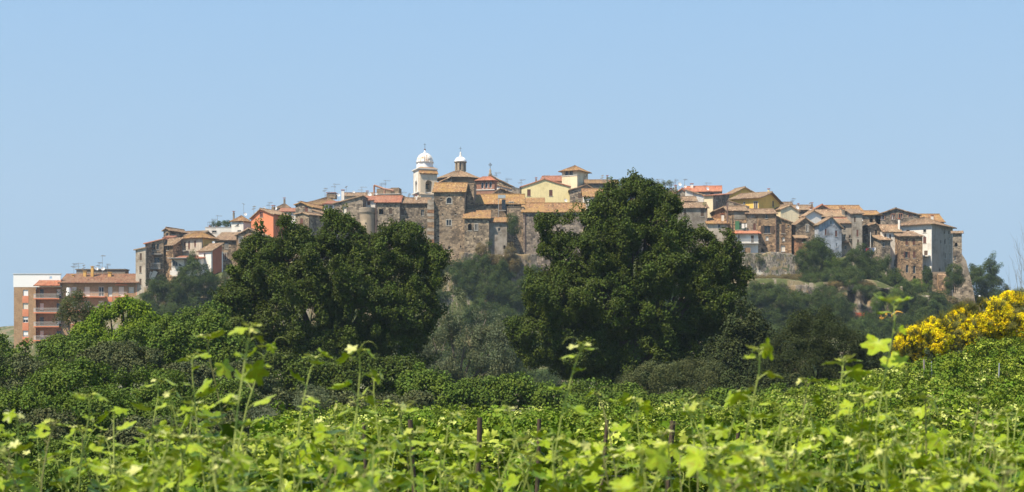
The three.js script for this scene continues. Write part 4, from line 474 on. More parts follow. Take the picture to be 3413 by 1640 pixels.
    part('orange_band', box(0.95, 1.05, 0.04, X(367), Y(s) - 0.5, 0.025), M.salmon, g); part('orange_band', box((428 - 383) * k * 0.9, 0.3, 0.04, X(404), Y(s) + 2.6, 0.026), M.salmon, g); }
  part('corner_band', box(0.25, Y(950) + 8, 0.05, rx1 - 0.13, (Y(950) - 8) / 2, 0.03), M.salmon, g); part('drainpipe', new THREE.CylinderGeometry(0.07, 0.07, Y(945) + 8, 8).translate(X(206), (Y(945) - 8) / 2, 0.1), M.copper, g);
  const roof = part('roof', merge([tileSlope(V(X(197), Y(943), 0.9), V(X(464), Y(943), 0.9), V(X(464), Y(908), -4.8), V(X(197), Y(908), -4.8)), tileSlope(V(X(464), Y(943), -10.5), V(X(197), Y(943), -10.5), V(X(197), Y(908), -4.8), V(X(464), Y(908), -4.8), false)]), T.rust2 = roofMat(tileRed, [0.58, 0.76, 0.8]), g);
  part('roof_terrace', merge([box(X(395) - X(230), 1.5, 3, (X(395) + X(230)) / 2, Y(906), -6.5), box(X(398) - X(226), 0.16, 3.4, (X(398) + X(226)) / 2, Y(906) + 0.84, -6.5)]), M.grey, g);
  for (const [px, py, w, h] of [[293, 888, 0.55, 2.6], [268, 904, 0.6, 1.8], [352, 908, 0.7, 1.8], [228, 916, 0.4, 1.6]]) part('chimney', merge([box(w, h, w, X(px), Y(py) - h / 2, -3.2), box(w + 0.2, 0.12, w + 0.2, X(px), Y(py) + 0.2, -3.2), box(w * 0.6, 0.16, w * 0.6, X(px), Y(py) + 0.07, -3.2)]), M.ochre, roof);
  const api = { g, D, yaw: 0 }; for (const [px, py, h] of [[246, 878, 30], [261, 876, 32], [279, 882, 24], [341, 850, 54], [330, 874, 30], [358, 880, 22]]) antenna(api, px, py, h, 5); for (const [px, py] of [[321, 896], [342, 896]]) dish(api, px, py, 6, 4);
  const tank = part('water_heater', new THREE.CylinderGeometry(0.45, 0.6, 1.9, 12), M.purewhite, g); put(tank, X(232), Y(974), 0.6); }
// ---------- terrain ----------
const BASE = [[-400, 1200], [200, 1130], [400, 1030], [450, 985], [560, 945], [700, 900], [860, 890], [1100, 880], [1450, 885], [1750, 888], [2000, 880], [2300, 835], [2430, 842], [2680, 846], [2850, 845], [2980, 895], [3080, 950], [3200, 985], [3250, 1015], [3330, 1050], [3500, 1090], [3900, 1150], [4600, 1200]];
function hillBase(x) { const px = CX + x / 300 * F; let i = 0; while (i < BASE.length - 2 && BASE[i + 1][0] < px) i++; const [a, b] = [BASE[i], BASE[i + 1]], t = clamp((px - a[0]) / (b[0] - a[0]), 0, 1); return EYE + (HY - lerp(a[1], b[1], t)) / F * 300 - 0.6; }
function ground(x, d) {
  let y = -0.03 * clamp(d, -20, 70) + Math.max(0, x - 7) * 0.232 * sstep(12, 60, d) * (1 - sstep(75, 140, d));
  y = lerp(y, -4, sstep(70, 130, d));
  if (d > 215) { const hb = hillBase(x), foot = Math.max(-4, hb - 17), ledge = Math.max(-4, hb - 6); let h = lerp(-4, foot, sstep(215, 274, d)); h = lerp(h, ledge, sstep(279, 283, d)); h = lerp(h, hb, sstep(295, 299, d)); h += clamp(d - 302, 0, 45) * 0.17; h = lerp(h, -4, sstep(385, 470, d)); y = h; }
  return y + (d > 4 ? (n3(x * 0.15, d * 0.15, 2.3, 9) - 0.5) * (d > 200 ? 1.2 : 0.35) : 0);
}
const groundMat = mat({ map: texture(1024, (u, v) => { const a = fbm(u, v, 8, 6, 401), b = fbm(u, v, 30, 4, 402), f = fbm(u, v, 200, 2, 403); let c = mix3([0.11, 0.09, 0.045], [0.2, 0.16, 0.085], f); c = mix3(c, [0.07, 0.085, 0.022], sstep(0.36, 0.52, a)); c = mix3(c, [0.2, 0.17, 0.13], sstep(0.6, 0.72, b)); return encC(c.map(x => x * (0.75 + 0.5 * f))); }) });
groundMat.map.repeat.set(1 / 24, 1 / 24);
{ const xs = [], ds = []; for (let x = -3000; x < -200; x += clamp((-200 - x) * 0.35, 10, 700)) xs.push(x); for (let x = -200; x <= 200; x += 1.6) xs.push(x); for (let x = 210; x < 3100; x += clamp((x - 200) * 0.35, 10, 700)) xs.push(x);
  for (let d = -300; d < -10; d += 40) ds.push(d); for (let d = -8; d < 215; d += 3) ds.push(d); for (let d = 215; d < 350; d += 1.3) ds.push(d); for (let d = 352; d < 480; d += 8) ds.push(d); for (let d = 490; d < 7000; d *= 1.35) ds.push(d);
  const P = [], UV = [], I = []; for (const d of ds) for (const x of xs) { P.push(x, ground(x, d), -d); UV.push(x, d); } const n = xs.length; for (let j = 0; j < ds.length - 1; j++) for (let i = 0; i < n - 1; i++) { const a = j * n + i; I.push(a, a + 1, a + n, a + 1, a + n + 1, a + n); }
  const g = new THREE.BufferGeometry(); g.setAttribute('position', new THREE.Float32BufferAttribute(P, 3)); g.setAttribute('uv', new THREE.Float32BufferAttribute(UV, 2)); g.setIndex(I); g.computeVertexNormals(); structure('ground', g, groundMat); }
// weathered tuff: pale breaks, brown crust, dry grass in the ledges
const rockTex = texture(1024, (u, v) => { const a = fbm(u, v, 6, 6, 411), b = fbm(u * 2, v, 26, 4, 412), c2 = fbm(u, v, 12, 5, 413), f = fbm(u, v, 180, 2, 414); let c = mix3([0.06, 0.05, 0.038], [0.27, 0.22, 0.165], clamp(b * 2 - 0.55, 0, 1)); c = mix3(c, [0.36, 0.315, 0.255], sstep(0.58, 0.7, a)); c = mix3(c, [0.23, 0.165, 0.08], sstep(0.55, 0.66, c2) * 0.8); c = mix3(c, [0.05, 0.065, 0.025], sstep(0.58, 0.68, fbm(u, v, 16, 5, 415)) * 0.8); return encC(c.map(x => x * (0.7 + 0.6 * f))); });
const rockMat = mat({ map: rockTex, color: col(0.8, 0.82, 0.84) }); rockMat.map.repeat.set(1 / 14, 1 / 14);
const greyRock = mat({ map: rockTex.clone(), color: col(1.15, 1.24, 1.36), bumpMap: sRubble.bump.clone(), bumpScale: 0.1 }); greyRock.map.repeat.set(1 / 10, 1 / 10); greyRock.bumpMap.repeat.set(1 / 12, 1 / 12);
// a rough standing face: tops and feet as the photograph shows them, with depth of its own
function rockSheet(px0, px1, top, foot, Dfn, rough, caves = [], seed = 1, lean = 0.25) {
  const k = Dfn(px0) / F, nx = Math.round((px1 - px0) * k / 0.5), ny = 26, P = [], UV = [], I = [];
  const back = 5;
  for (let j = 0; j <= ny + 1; j++) for (let i = 0; i <= nx; i++) {
    const px = lerp(px0, px1, i / nx), t = Math.min(1, j / ny), D0 = Dfn(px), py = lerp(foot(px), top(px), t); let p = at(px, py, D0); const H = (foot(px) - top(px)) * k;
    let dz = -(t * H * lean) + (n3(p.x * 0.35, p.y * 0.35, 1.5, seed) - 0.5) * rough * 2 + (n3(p.x * 1.1, p.y * 0.8, 4.5, seed) - 0.5) * rough + (n3(p.x * 0.9, p.y * 0.12, 7.5, seed) - 0.5) * rough * 1.6;
    for (const [cx, cy, rx, ry, depth] of caves) { const e = Math.hypot((px - cx) / rx, (py - cy) / ry); dz -= depth * (1 - sstep(0.75, 1.05, e)); }
    if (j > ny) dz -= back; p.z += dz; p.y += (n3(p.x * 0.5, 3, 2, seed) - 0.5) * 1.2 * t; P.push(p.x, p.y, p.z); UV.push(p.x, p.y + dz * 0.6);
  }
  const r = nx + 1; for (let j = 0; j <= ny; j++) for (let i = 0; i < nx; i++) { const a = j * r + i; I.push(a, a + 1, a + r, a + 1, a + r + 1, a + r); }
  const g = new THREE.BufferGeometry(); g.setAttribute('position', new THREE.Float32BufferAttribute(P, 3)); g.setAttribute('uv', new THREE.Float32BufferAttribute(UV, 2)); g.setIndex(I); g.computeVertexNormals(); return g;
}
structure('rock_face', rockSheet(2380, 3010, (px) => 948 + (px - 2380) * 0.02, () => 1085, () => 279, 0.9, [[2846, 1002, 14, 26, 2.6], [2893, 1000, 9, 18, 1.6], [2952, 1010, 16, 50, 3.5], [2790, 1010, 12, 20, 1.2]], 3, 0.15), rockMat);
structure('rock_face', rockSheet(470, 800, (px) => 955 - (px - 470) * 0.12, () => 1090, () => 290, 0.9, [], 5, 0.3), rockMat);
structure('rock_face', rockSheet(1530, 1790, () => 848, () => 960, () => 294, 0.8, [], 8, 0.2), rockMat);
structure('rock_face', rockSheet(3060, 3280, (px) => 985 + (px - 3060) * 0.1, () => 1100, () => 291, 0.7, [], 9, 0.5), rockMat);
{ const g = thing('retaining_wall', 'grey rubble retaining wall below the brown stone houses', 'wall', V(0, 0, 0)); part('wall', rockSheet(2425, 2700, (px) => 845 + Math.max(0, px - 2640) * 0.25, (px) => 922, (px) => 296.5 - 1.5 * Math.sin((px - 2425) / 275 * 3.1), 0.3, [], 13, 0.12), greyRock, g); const k = 296 / F; for (let i = 0; i < 16; i++) { const p = at(2440 + i * 13, 845, 295.8); put(part('coping_stone', cbox(0.78, 0.25, 0.6), M.gstone, g), p.x, p.y + 0.05, p.z - 0.9, (i % 3 - 1) * 0.05); } }

// ---------- foliage ----------
function leafTuft(n, leaf, seed, o = {}) { // many small folded leaves about a twig, within a ball of radius 1
  const R = rng(seed), P = [], N = [], push = (p, nn) => { P.push(p.x, p.y, p.z); N.push(nn.x, nn.y, nn.z); };
  for (let i = 0; i < n; i++) {
    const a = R() * 6.283, y = R() * 1.5 - 0.6, rr = Math.sqrt(Math.max(0, 1 - Math.min(1, y * y))) * (0.45 + 0.6 * R()), c = V(Math.cos(a) * rr, y * (0.7 + 0.3 * R()), Math.sin(a) * rr);
    const up = c.clone().multiplyScalar(0.7).add(V((R() - 0.5) * 1.5, 0.55 + R() * 0.6, (R() - 0.5) * 1.5)).normalize(), dir = V(R() - 0.5, (R() - 0.5) * 0.6 - (o.hang || 0.1), R() - 0.5).cross(up).normalize(), sd = up.clone().cross(dir), L = leaf * (0.7 + 0.6 * R()), w = L * (o.w || 0.36), f = w * 0.4;
    const A = c.clone().addScaledVector(dir, -L / 2), B = c.clone().addScaledVector(dir, L / 2).addScaledVector(up, -L * 0.15), C = c.clone().addScaledVector(sd, w).addScaledVector(up, f), D = c.clone().addScaledVector(sd, -w).addScaledVector(up, f);
    const tri = (a, b, e) => { const nn = b.clone().sub(a).cross(e.clone().sub(a)).normalize(); if (nn.dot(up) < 0) { nn.negate(); push(a, nn); push(e, nn); push(b, nn); } else { push(a, nn); push(b, nn); push(e, nn); } };
    tri(A, C, B); tri(A, B, D);
  }
  const g = new THREE.BufferGeometry(); g.setAttribute('position', new THREE.Float32BufferAttribute(P, 3)); g.setAttribute('normal', new THREE.Float32BufferAttribute(N, 3)); return g;
}
const leafMat = (r, g, b, tr = 0.35, rough = 0.6) => new THREE.MeshPhysicalMaterial({ color: col(r, g, b), roughness: rough, transmission: tr, thickness: 0, side: THREE.DoubleSide, specularIntensity: 0.22 });
const LM = { oak: leafMat(0.074, 0.108, 0.014, 0.3, 0.5), mid: leafMat(0.12, 0.185, 0.022, 0.34), bright: leafMat(0.18, 0.27, 0.014, 0.4), silver: leafMat(0.16, 0.19, 0.1, 0.3, 0.6), hill: leafMat(0.065, 0.1, 0.02, 0.28), dry: leafMat(0.19, 0.15, 0.06, 0.3), olive: leafMat(0.11, 0.13, 0.05, 0.3), dark: leafMat(0.05, 0.068, 0.02, 0.25), vine: leafMat(0.12, 0.195, 0.009, 0.25, 0.6), vineFar: leafMat(0.155, 0.235, 0.02, 0.28, 0.6), broom: leafMat(0.2, 0.21, 0.055, 0.3), flower: leafMat(0.86, 0.75, 0.008, 0.25, 0.8) };
const TUFT = { oak: leafTuft(46, 0.42, 1), fine: leafTuft(90, 0.22, 2), big: leafTuft(60, 0.42, 3), willow: leafTuft(70, 0.34, 4, { w: 0.17, hang: 0.4 }) };
const inst = (name, geo, m, mats, cols, parent) => { const im = shadow(new THREE.InstancedMesh(geo, m, mats.length)); im.name = name; mats.forEach((x, i) => { im.setMatrixAt(i, x); im.setColorAt(i, cols[i]); }); im.userData.kind = 'stuff'; parent.add(im); return im; };
// lobes [x,y,z,rx,ry,rz] in the parent's frame -> leaf tufts on and just under the surface of their union
function scatter(lobes, o) {
  const R = rng(o.seed || 1), mats = [], cols = [], q = new THREE.Quaternion(), UPv = V(0, 1, 0), dir = V();
  for (const [li, [x, y, z, rx, ry, rz]] of lobes.entries()) {
    const area = 4 * Math.PI * Math.pow((Math.pow(rx * ry, 1.6) + Math.pow(rx * rz, 1.6) + Math.pow(ry * rz, 1.6)) / 3, 1 / 1.6), s0 = (o.s[0] + o.s[1]) / 2, n = Math.round(area / (s0 * s0) * (o.dens || 1));
    for (let i = 0; i < n; i++) {
      const u = R() * 2 - 1, a = R() * 6.283, r1 = Math.sqrt(1 - u * u); dir.set(Math.cos(a) * r1, u, Math.sin(a) * r1);
      if (dir.z < -0.35 && R() < 0.55) continue;
      const lump = n3(x * 3 + dir.x * 2.2 + 50, y * 3 + dir.y * 2.2 + 50, z + dir.z * 2.2 + 50, 77), rr = (1 - R() * R() * 0.45) * (0.72 + 0.5 * lump), px = x + dir.x * rx * rr, py = y + dir.y * ry * rr, pz = z + dir.z * rz * rr;
      if (n3(px * (o.gf || 0.9), py * (o.gf || 0.9), pz * (o.gf || 0.9), 31) < (o.gap ?? 0.3)) continue;
      let inside = false; for (const [lj, l] of lobes.entries()) if (lj !== li && ((px - l[0]) / l[3]) ** 2 + ((py - l[1]) / l[4]) ** 2 + ((pz - l[2]) / l[5]) ** 2 < 0.42) { inside = true; break; } if (inside) continue;
      const s = lerp(o.s[0], o.s[1], R()); dir.set(dir.x * 0.8 + (R() - 0.5), dir.y * 0.8 + 0.5, dir.z * 0.8 + (R() - 0.5)).normalize(); q.setFromUnitVectors(UPv, dir).multiply(new THREE.Quaternion().setFromAxisAngle(UPv, R() * 6.28));
      mats.push(new THREE.Matrix4().compose(V(px, py, pz), q, V(s, s * (0.8 + 0.4 * R()), s))); const t = 0.72 + R() * 0.56, w = (R() - 0.5) * 0.2; cols.push(new THREE.Color().setRGB(t * (1 + w), t, t * (1 - w)));
    }
  } return [mats, cols];
}
// pixel lobes at distance D -> metres relative to base
// a crown's boughs carry smaller boughs that break its outline
function boughs(lb, seed, n) { const R = rng(seed * 3 + 1), out = []; for (const [x, y, z, rx, ry, rz] of lb) { out.push([x, y, z, rx * 0.86, ry * 0.86, rz * 0.86]); for (let i = 0; i < n; i++) { const u = R() * 1.75 - 0.75, a = R() * 6.283, r1 = Math.sqrt(1 - u * u), s = 0.12 + R() * R() * 0.24, e = 0.74 + R() * 0.36, m = (rx + ry) / 2; out.push([x + Math.cos(a) * r1 * rx * e, y + u * ry * e, z + Math.sin(a) * r1 * rz * e, m * s * (0.9 + R() * 0.6), m * s * (0.8 + R() * 0.7), m * s]); if (R() < 0.55) { const q = m * s, d = [Math.cos(a) * r1 + (R() - 0.5), u * 0.6 + 0.5, Math.sin(a) * r1]; for (let j = 1; j <= 3; j++) out.push([x + Math.cos(a) * r1 * rx * e + d[0] * q * 0.7 * j, y + u * ry * e + d[1] * q * 0.7 * j, z + Math.sin(a) * r1 * rz * e + d[2] * q * 0.7 * j, q * (0.75 - 0.17 * j), q * (0.8 - 0.17 * j), q * (0.75 - 0.17 * j)]); } } } return out; }
function lobesAt(list, D, base, seed = 1, deep = 0.9) { const R = rng(seed), k = D / F; return list.map(([px, py, rx, ry, dz]) => { const p = at(px, py, D); const r = (rx + ry) / 2 * k * deep; return [p.x - base.x, p.y - base.y, p.z - base.z + (dz ?? (R() - 0.5) * 0.5) * r, rx * k, ry * k, r]; }); }
function tree(name, label, D, px, list, m, o = {}) {
  const x = (px - CX) / F * D, base = V(x, ground(x, D) - 0.1, -D), g = thing(name, label, o.cat || 'tree', base, 0, o.group), lb = lobesAt(list, D, base, o.seed || 1), R = rng((o.seed || 1) + 5);
  const topY = Math.max(...lb.map(l => l[1])), low = Math.min(...lb.map(l => l[1] - l[4])), cx = lb.reduce((a, l) => a + l[0], 0) / lb.length, r0 = o.trunk || clamp(topY * 0.03, 0.08, 0.45), fork = V(cx * 0.4, Math.max(0.5, lerp(low, topY, 0.12)), 0), limbs = [];
  const trunk = part('trunk', tube([V(0, -0.4, 0), V(cx * 0.1, fork.y * 0.5, 0.05), fork], r0 * 1.25, r0 * 0.85, 9), o.bark || M.bark, g);
  for (const l of lb) { const e = V(l[0], l[1] + l[4] * 0.3, l[2]), mid = fork.clone().lerp(e, 0.55).add(V((R() - 0.5) * 0.8, -0.3, (R() - 0.5) * 0.8)); part('limb', tube([fork, mid, e], r0 * 0.55, 0.03, 6), o.bark || M.bark, trunk); if (o.twigs) for (let i = 0; i < o.twigs; i++) { const d = V(R() - 0.5, R() * 0.8 - 0.2, R() - 0.3).normalize(); part('twig', tube([mid, mid.clone().lerp(e, 0.6).addScaledVector(d, l[3] * 0.4), e.clone().addScaledVector(d, l[3] * 0.8)], 0.05, 0.012, 5), o.bark || M.bark, trunk); } }
  const [ms, cs] = scatter(o.boughs ? boughs(lb, o.seed || 1, o.boughs) : lb, { s: o.s || [0.35, 0.6], dens: o.dens || 1.25, gap: o.gap ?? 0.3, gf: o.gf, seed: o.seed || 1 }); inst('crown', o.tuft || TUFT.oak, m, ms, cs, g); return g;
}
function bush(name, label, D, list, m, o = {}) { const px = list[0][0], py = Math.max(...list.map(l => l[1] + l[3] * 0.8)), base = at(px, py, D), g = thing(name, label, o.cat || 'bush', base, 0, o.group), lb = lobesAt(list, D, base, o.seed || 1); const [ms, cs] = scatter(lb, { s: o.s || [0.35, 0.6], dens: o.dens || 1.2, gap: o.gap ?? 0.28, seed: o.seed || 1 }); inst('foliage', o.tuft || TUFT.oak, m, ms, cs, g); const st = []; for (let i = 0; i < 4; i++) { const l = lb[i % lb.length]; st.push(tube([V(l[0] * 0.3, -1.2, l[2]), V(l[0] * 0.6, l[1] * 0.5, l[2] * 0.8), V(l[0], l[1], l[2])], 0.1, 0.02, 5)); } for (const s of st) part('stem', s, M.bark, g); return g; }
// the two great oaks
tree('oak_tree', 'great dark oak, broader of two, in front of the town left of centre', 100, 1090, [[935, 778, 58, 44], [868, 832, 82, 56], [1010, 850, 70, 60], [1140, 792, 88, 72], [1120, 745, 40, 34], [1240, 850, 85, 75], [1255, 815, 60, 48], [1030, 830, 66, 48], [1352, 790, 72, 58], [1300, 850, 60, 60], [1400, 895, 78, 84], [1440, 850, 36, 40], [1060, 890, 130, 110], [885, 930, 110, 95], [815, 1030, 95, 90], [1000, 1045, 175, 150], [1200, 1000, 180, 160], [1375, 1030, 90, 115], [880, 1150, 120, 105], [1100, 1180, 180, 125], [1310, 1160, 110, 110], [790, 1100, 70, 60]], LM.oak, { seed: 3, s: [0.16, 0.46], dens: 0.85, twigs: 1, gf: 1.0, gap: 0.27, boughs: 16 });
tree('oak_tree', 'great dark oak, taller of two, with a pointed crown before the town centre', 99, 2110, [[2100, 665, 88, 62], [2055, 625, 34, 30], [2115, 618, 36, 34], [2150, 640, 34, 34], [2045, 725, 95, 80], [2030, 685, 76, 56], [2225, 715, 62, 46], [2207, 650, 17, 24], [2205, 745, 88, 82], [2190, 690, 40, 50], [1850, 765, 58, 52], [1815, 745, 30, 36], [1905, 860, 92, 84], [1990, 790, 90, 90], [2110, 850, 150, 140], [2255, 840, 100, 100], [2245, 775, 52, 50], [2310, 890, 80, 66], [2350, 825, 44, 56], [2395, 880, 66, 78], [2438, 850, 34, 62], [2440, 935, 58, 70], [1850, 980, 110, 104], [2000, 1000, 160, 150], [2200, 1020, 180, 160], [2370, 1020, 100, 110], [1790, 1130, 88, 100], [1950, 1170, 140, 120], [2150, 1200, 170, 110], [2350, 1160, 120, 110], [2450, 1110, 75, 88]], LM.oak, { seed: 4, s: [0.16, 0.46], dens: 0.85, twigs: 1, gf: 1.0, gap: 0.27, boughs: 16 });
tree('silver_willow', 'pale silver green willow between the two great oaks', 118, 1510, [[1490, 1030, 75, 90], [1440, 1130, 80, 100], [1560, 1120, 80, 80], [1620, 1080, 55, 55], [1520, 1200, 130, 90], [1640, 1180, 90, 90], [1450, 1260, 100, 70], [1620, 1280, 110, 60], [1700, 1170, 60, 80]], LM.silver, { seed: 5, tuft: TUFT.willow, bark: M.barkPale, s: [0.4, 0.7], dens: 0.85, gap: 0.4, twigs: 2 });
tree('dark_tree', 'dark rounded tree hugging the right flank of the taller oak', 93, 2480, [[2470, 1070, 60, 60], [2510, 1130, 60, 75], [2440, 1190, 90, 80], [2530, 1230, 70, 70], [2560, 1160, 40, 60]], LM.dark, { seed: 6, s: [0.3, 0.5] });
tree('upright_tree', 'dark feathery upright tree right of the oaks', 86, 2720, [[2700, 1120, 55, 75], [2640, 1170, 60, 80], [2770, 1130, 50, 75], [2820, 1180, 60, 75], [2880, 1200, 55, 70], [2700, 1230, 90, 80], [2800, 1260, 100, 60], [2590, 1240, 70, 70], [2660, 1080, 25, 40], [2740, 1060, 25, 40]], LM.dark, { seed: 7, s: [0.26, 0.5], tuft: TUFT.willow, dens: 1.4, gap: 0.34 });
tree('young_tree', 'sunlit yellow green tree in front of the apartment block', 92, 420, [[430, 1060, 75, 60], [370, 1080, 70, 60], [480, 1090, 60, 50], [420, 1130, 140, 70], [410, 1022, 30, 26], [300, 1120, 60, 50], [545, 1120, 50, 45]], LM.bright, { seed: 8, s: [0.28, 0.5], dens: 1.4, gap: 0.34 });
tree('poplar_tree', 'thin leaved poplar in front of the apartment balconies', 96, 255, [[250, 1030, 48, 60], [290, 1010, 36, 40], [225, 1090, 45, 60], [280, 1080, 60, 55], [250, 1140, 70, 50]], LM.olive, { seed: 9, s: [0.3, 0.5], tuft: TUFT.willow, dens: 0.8, gap: 0.42, bark: M.barkPale, twigs: 2 });
tree('small_tree', 'little tree with a leafy tip at the left edge of the view', 84, 0, [[-10, 1120, 26, 34], [0, 1180, 42, 40], [-30, 1220, 70, 60], [88, 1150, 20, 14], [80, 1200, 40, 24]], LM.mid, { seed: 10, s: [0.3, 0.5] });
// shrubs at the feet of the oaks
bush('olive_bush', 'grey green olive shrub at the foot of the taller oak', 80, [[2200, 1270, 120, 60], [2330, 1270, 90, 70], [2120, 1300, 70, 50]], LM.olive, { seed: 21, tuft: TUFT.willow, s: [0.26, 0.42], dens: 1.2 });
bush('bramble_bush', 'leafy bramble between the oaks at the vineyard edge', 76, [[1500, 1320, 110, 60], [1620, 1320, 90, 55], [1400, 1290, 80, 60], [1720, 1310, 80, 50], [1850, 1320, 90, 50], [1980, 1325, 80, 50], [2080, 1330, 70, 45]], LM.mid, { seed: 22, s: [0.26, 0.42] });
bush('oak_foot_bush', 'dark bush under the broader oak', 82, [[900, 1250, 110, 70], [1050, 1260, 120, 70], [1220, 1260, 130, 70], [1330, 1250, 80, 60]], LM.oak, { seed: 23, s: [0.28, 0.46] });
bush('grey_bush', 'bluish grey shrub in front of the broader oak', 46, [[960, 1370, 60, 50], [900, 1400, 70, 60], [1030, 1340, 50, 40]], LM.silver, { seed: 24, tuft: TUFT.willow, s: [0.16, 0.28], dens: 1.1 });
bush('bramble_bush', 'low brambles along the vineyard edge right of the oaks', 63, [[2100, 1345, 90, 35], [2250, 1348, 90, 35], [2420, 1342, 90, 40], [2580, 1335, 90, 42], [2750, 1328, 80, 42], [1960, 1348, 80, 32]], LM.mid, { seed: 26, s: [0.18, 0.34] });
bush('bramble_bush', 'low brambles along the vineyard edge below the broader oak', 61, [[900, 1340, 90, 42], [1050, 1345, 90, 40], [1200, 1350, 90, 35], [1350, 1350, 90, 35], [800, 1345, 80, 50]], LM.olive, { seed: 27, s: [0.18, 0.34] });
bush('dark_bush', 'dark bush right of the taller oak foot', 78, [[2480, 1290, 90, 50], [2600, 1300, 90, 45]], LM.dark, { seed: 25, s: [0.26, 0.42] });
// trees and bushes on the hill
for (const [n, lab, D, px, l, m, o] of [
  ['hill_tree', 'large round tree below the terracotta red house', 284, 650, [[650, 925, 60, 55], [690, 960, 60, 60], [610, 960, 45, 55], [650, 1000, 90, 70], [700, 1030, 50, 50], [600, 1010, 45, 45]], LM.hill, {}],
  ['hill_tree', 'small dark tree under the left balcony house', 287, 525, [[530, 950, 32, 28], [515, 985, 34, 36], [545, 975, 25, 30]], LM.hill, {}],
  ['hill_tree', 'dark tree against the blue plaster house', 289, 2718, [[2720, 825, 36, 34], [2690, 860, 50, 40], [2745, 862, 40, 44], [2715, 890, 60, 42]], LM.hill, {}],
  ['hill_tree', 'rounded tree under the narrow balcony house', 287, 2858, [[2858, 858, 38, 34], [2840, 890, 44, 38], [2880, 890, 40, 38]], LM.hill, {}],
  ['hill_tree', 'spreading tree below the stone lean-to and washing line', 286, 2945, [[2925, 888, 38, 28], [2962, 925, 36, 32], [2915, 915, 44, 36], [2950, 945, 56, 32]], LM.hill, {}],
  ['hill_tree', 'big dark tree on the slope behind the right tip of the town', 325, 3290, [[3275, 925, 45, 50], [3310, 965, 45, 45], [3250, 960, 50, 60], [3300, 1010, 60, 50], [3330, 1020, 40, 40]], LM.hill, {}],
  ['hill_tree', 'leafy tree over the lower cliff left of the cave', 270, 2560, [[2560, 985, 70, 40], [2500, 1000, 50, 40], [2600, 1010, 60, 50], [2550, 1050, 90, 50], [2480, 1060, 50, 50]], LM.hill, {}],
  ['hill_tree', 'twin crowned tree below the lower cliff', 268, 2680, [[2660, 1005, 50, 36], [2710, 1020, 45, 45], [2670, 1060, 80, 50], [2730, 1070, 40, 45]], LM.hill, {}],
  ['hill_tree', 'broad tree on the slope below the brown arched house', 283, 3050, [[3025, 975, 46, 32], [3080, 1005, 50, 34], [3010, 1015, 60, 45], [3100, 1020, 60, 40], [3050, 1050, 80, 40]], LM.hill, {}],
  ['hill_tree', 'dark tree below the right rock slope', 278, 3130, [[3120, 1050, 50, 40], [3090, 1085, 60, 40], [3160, 1080, 40, 36]], LM.hill, {}],
  ['hill_tree', 'dense tree between the cave and the excavator', 268, 2800, [[2795, 1030, 40, 44], [2770, 1065, 40, 40], [2830, 1070, 40, 36]], LM.hill, {}],
  ['hill_tree', 'leafy tree below the yellow excavator', 262, 2930, [[2900, 1085, 50, 34], [2960, 1100, 60, 40], [3010, 1085, 50, 40], [2930, 1130, 90, 40]], LM.hill, {}],
  ['hill_tree', 'dark tree under the tower house between the oaks', 284, 1620, [[1600, 905, 60, 40], [1655, 920, 50, 40], [1560, 900, 45, 36], [1630, 970, 90, 60], [1550, 960, 50, 60]], LM.hill, {}],
  ['hill_tree', 'tree at the foot of the rubble rampart', 283, 1720, [[1720, 970, 50, 50], [1740, 1020, 50, 55], [1690, 1020, 50, 50]], LM.hill, {}],
  ['hill_tree', 'shadowy tree lower between the two oaks', 262, 1640, [[1610, 1050, 70, 40], [1680, 1060, 60, 40], [1640, 1100, 90, 40]], LM.hill, {}],
]) tree(n, lab, D, px, l, m, { s: [0.5, 0.85], dens: 1.1, seed: px, gap: 0.26, gf: 0.4, boughs: 7, tuft: TUFT.fine, group: 'trees on the hillside', ...o });
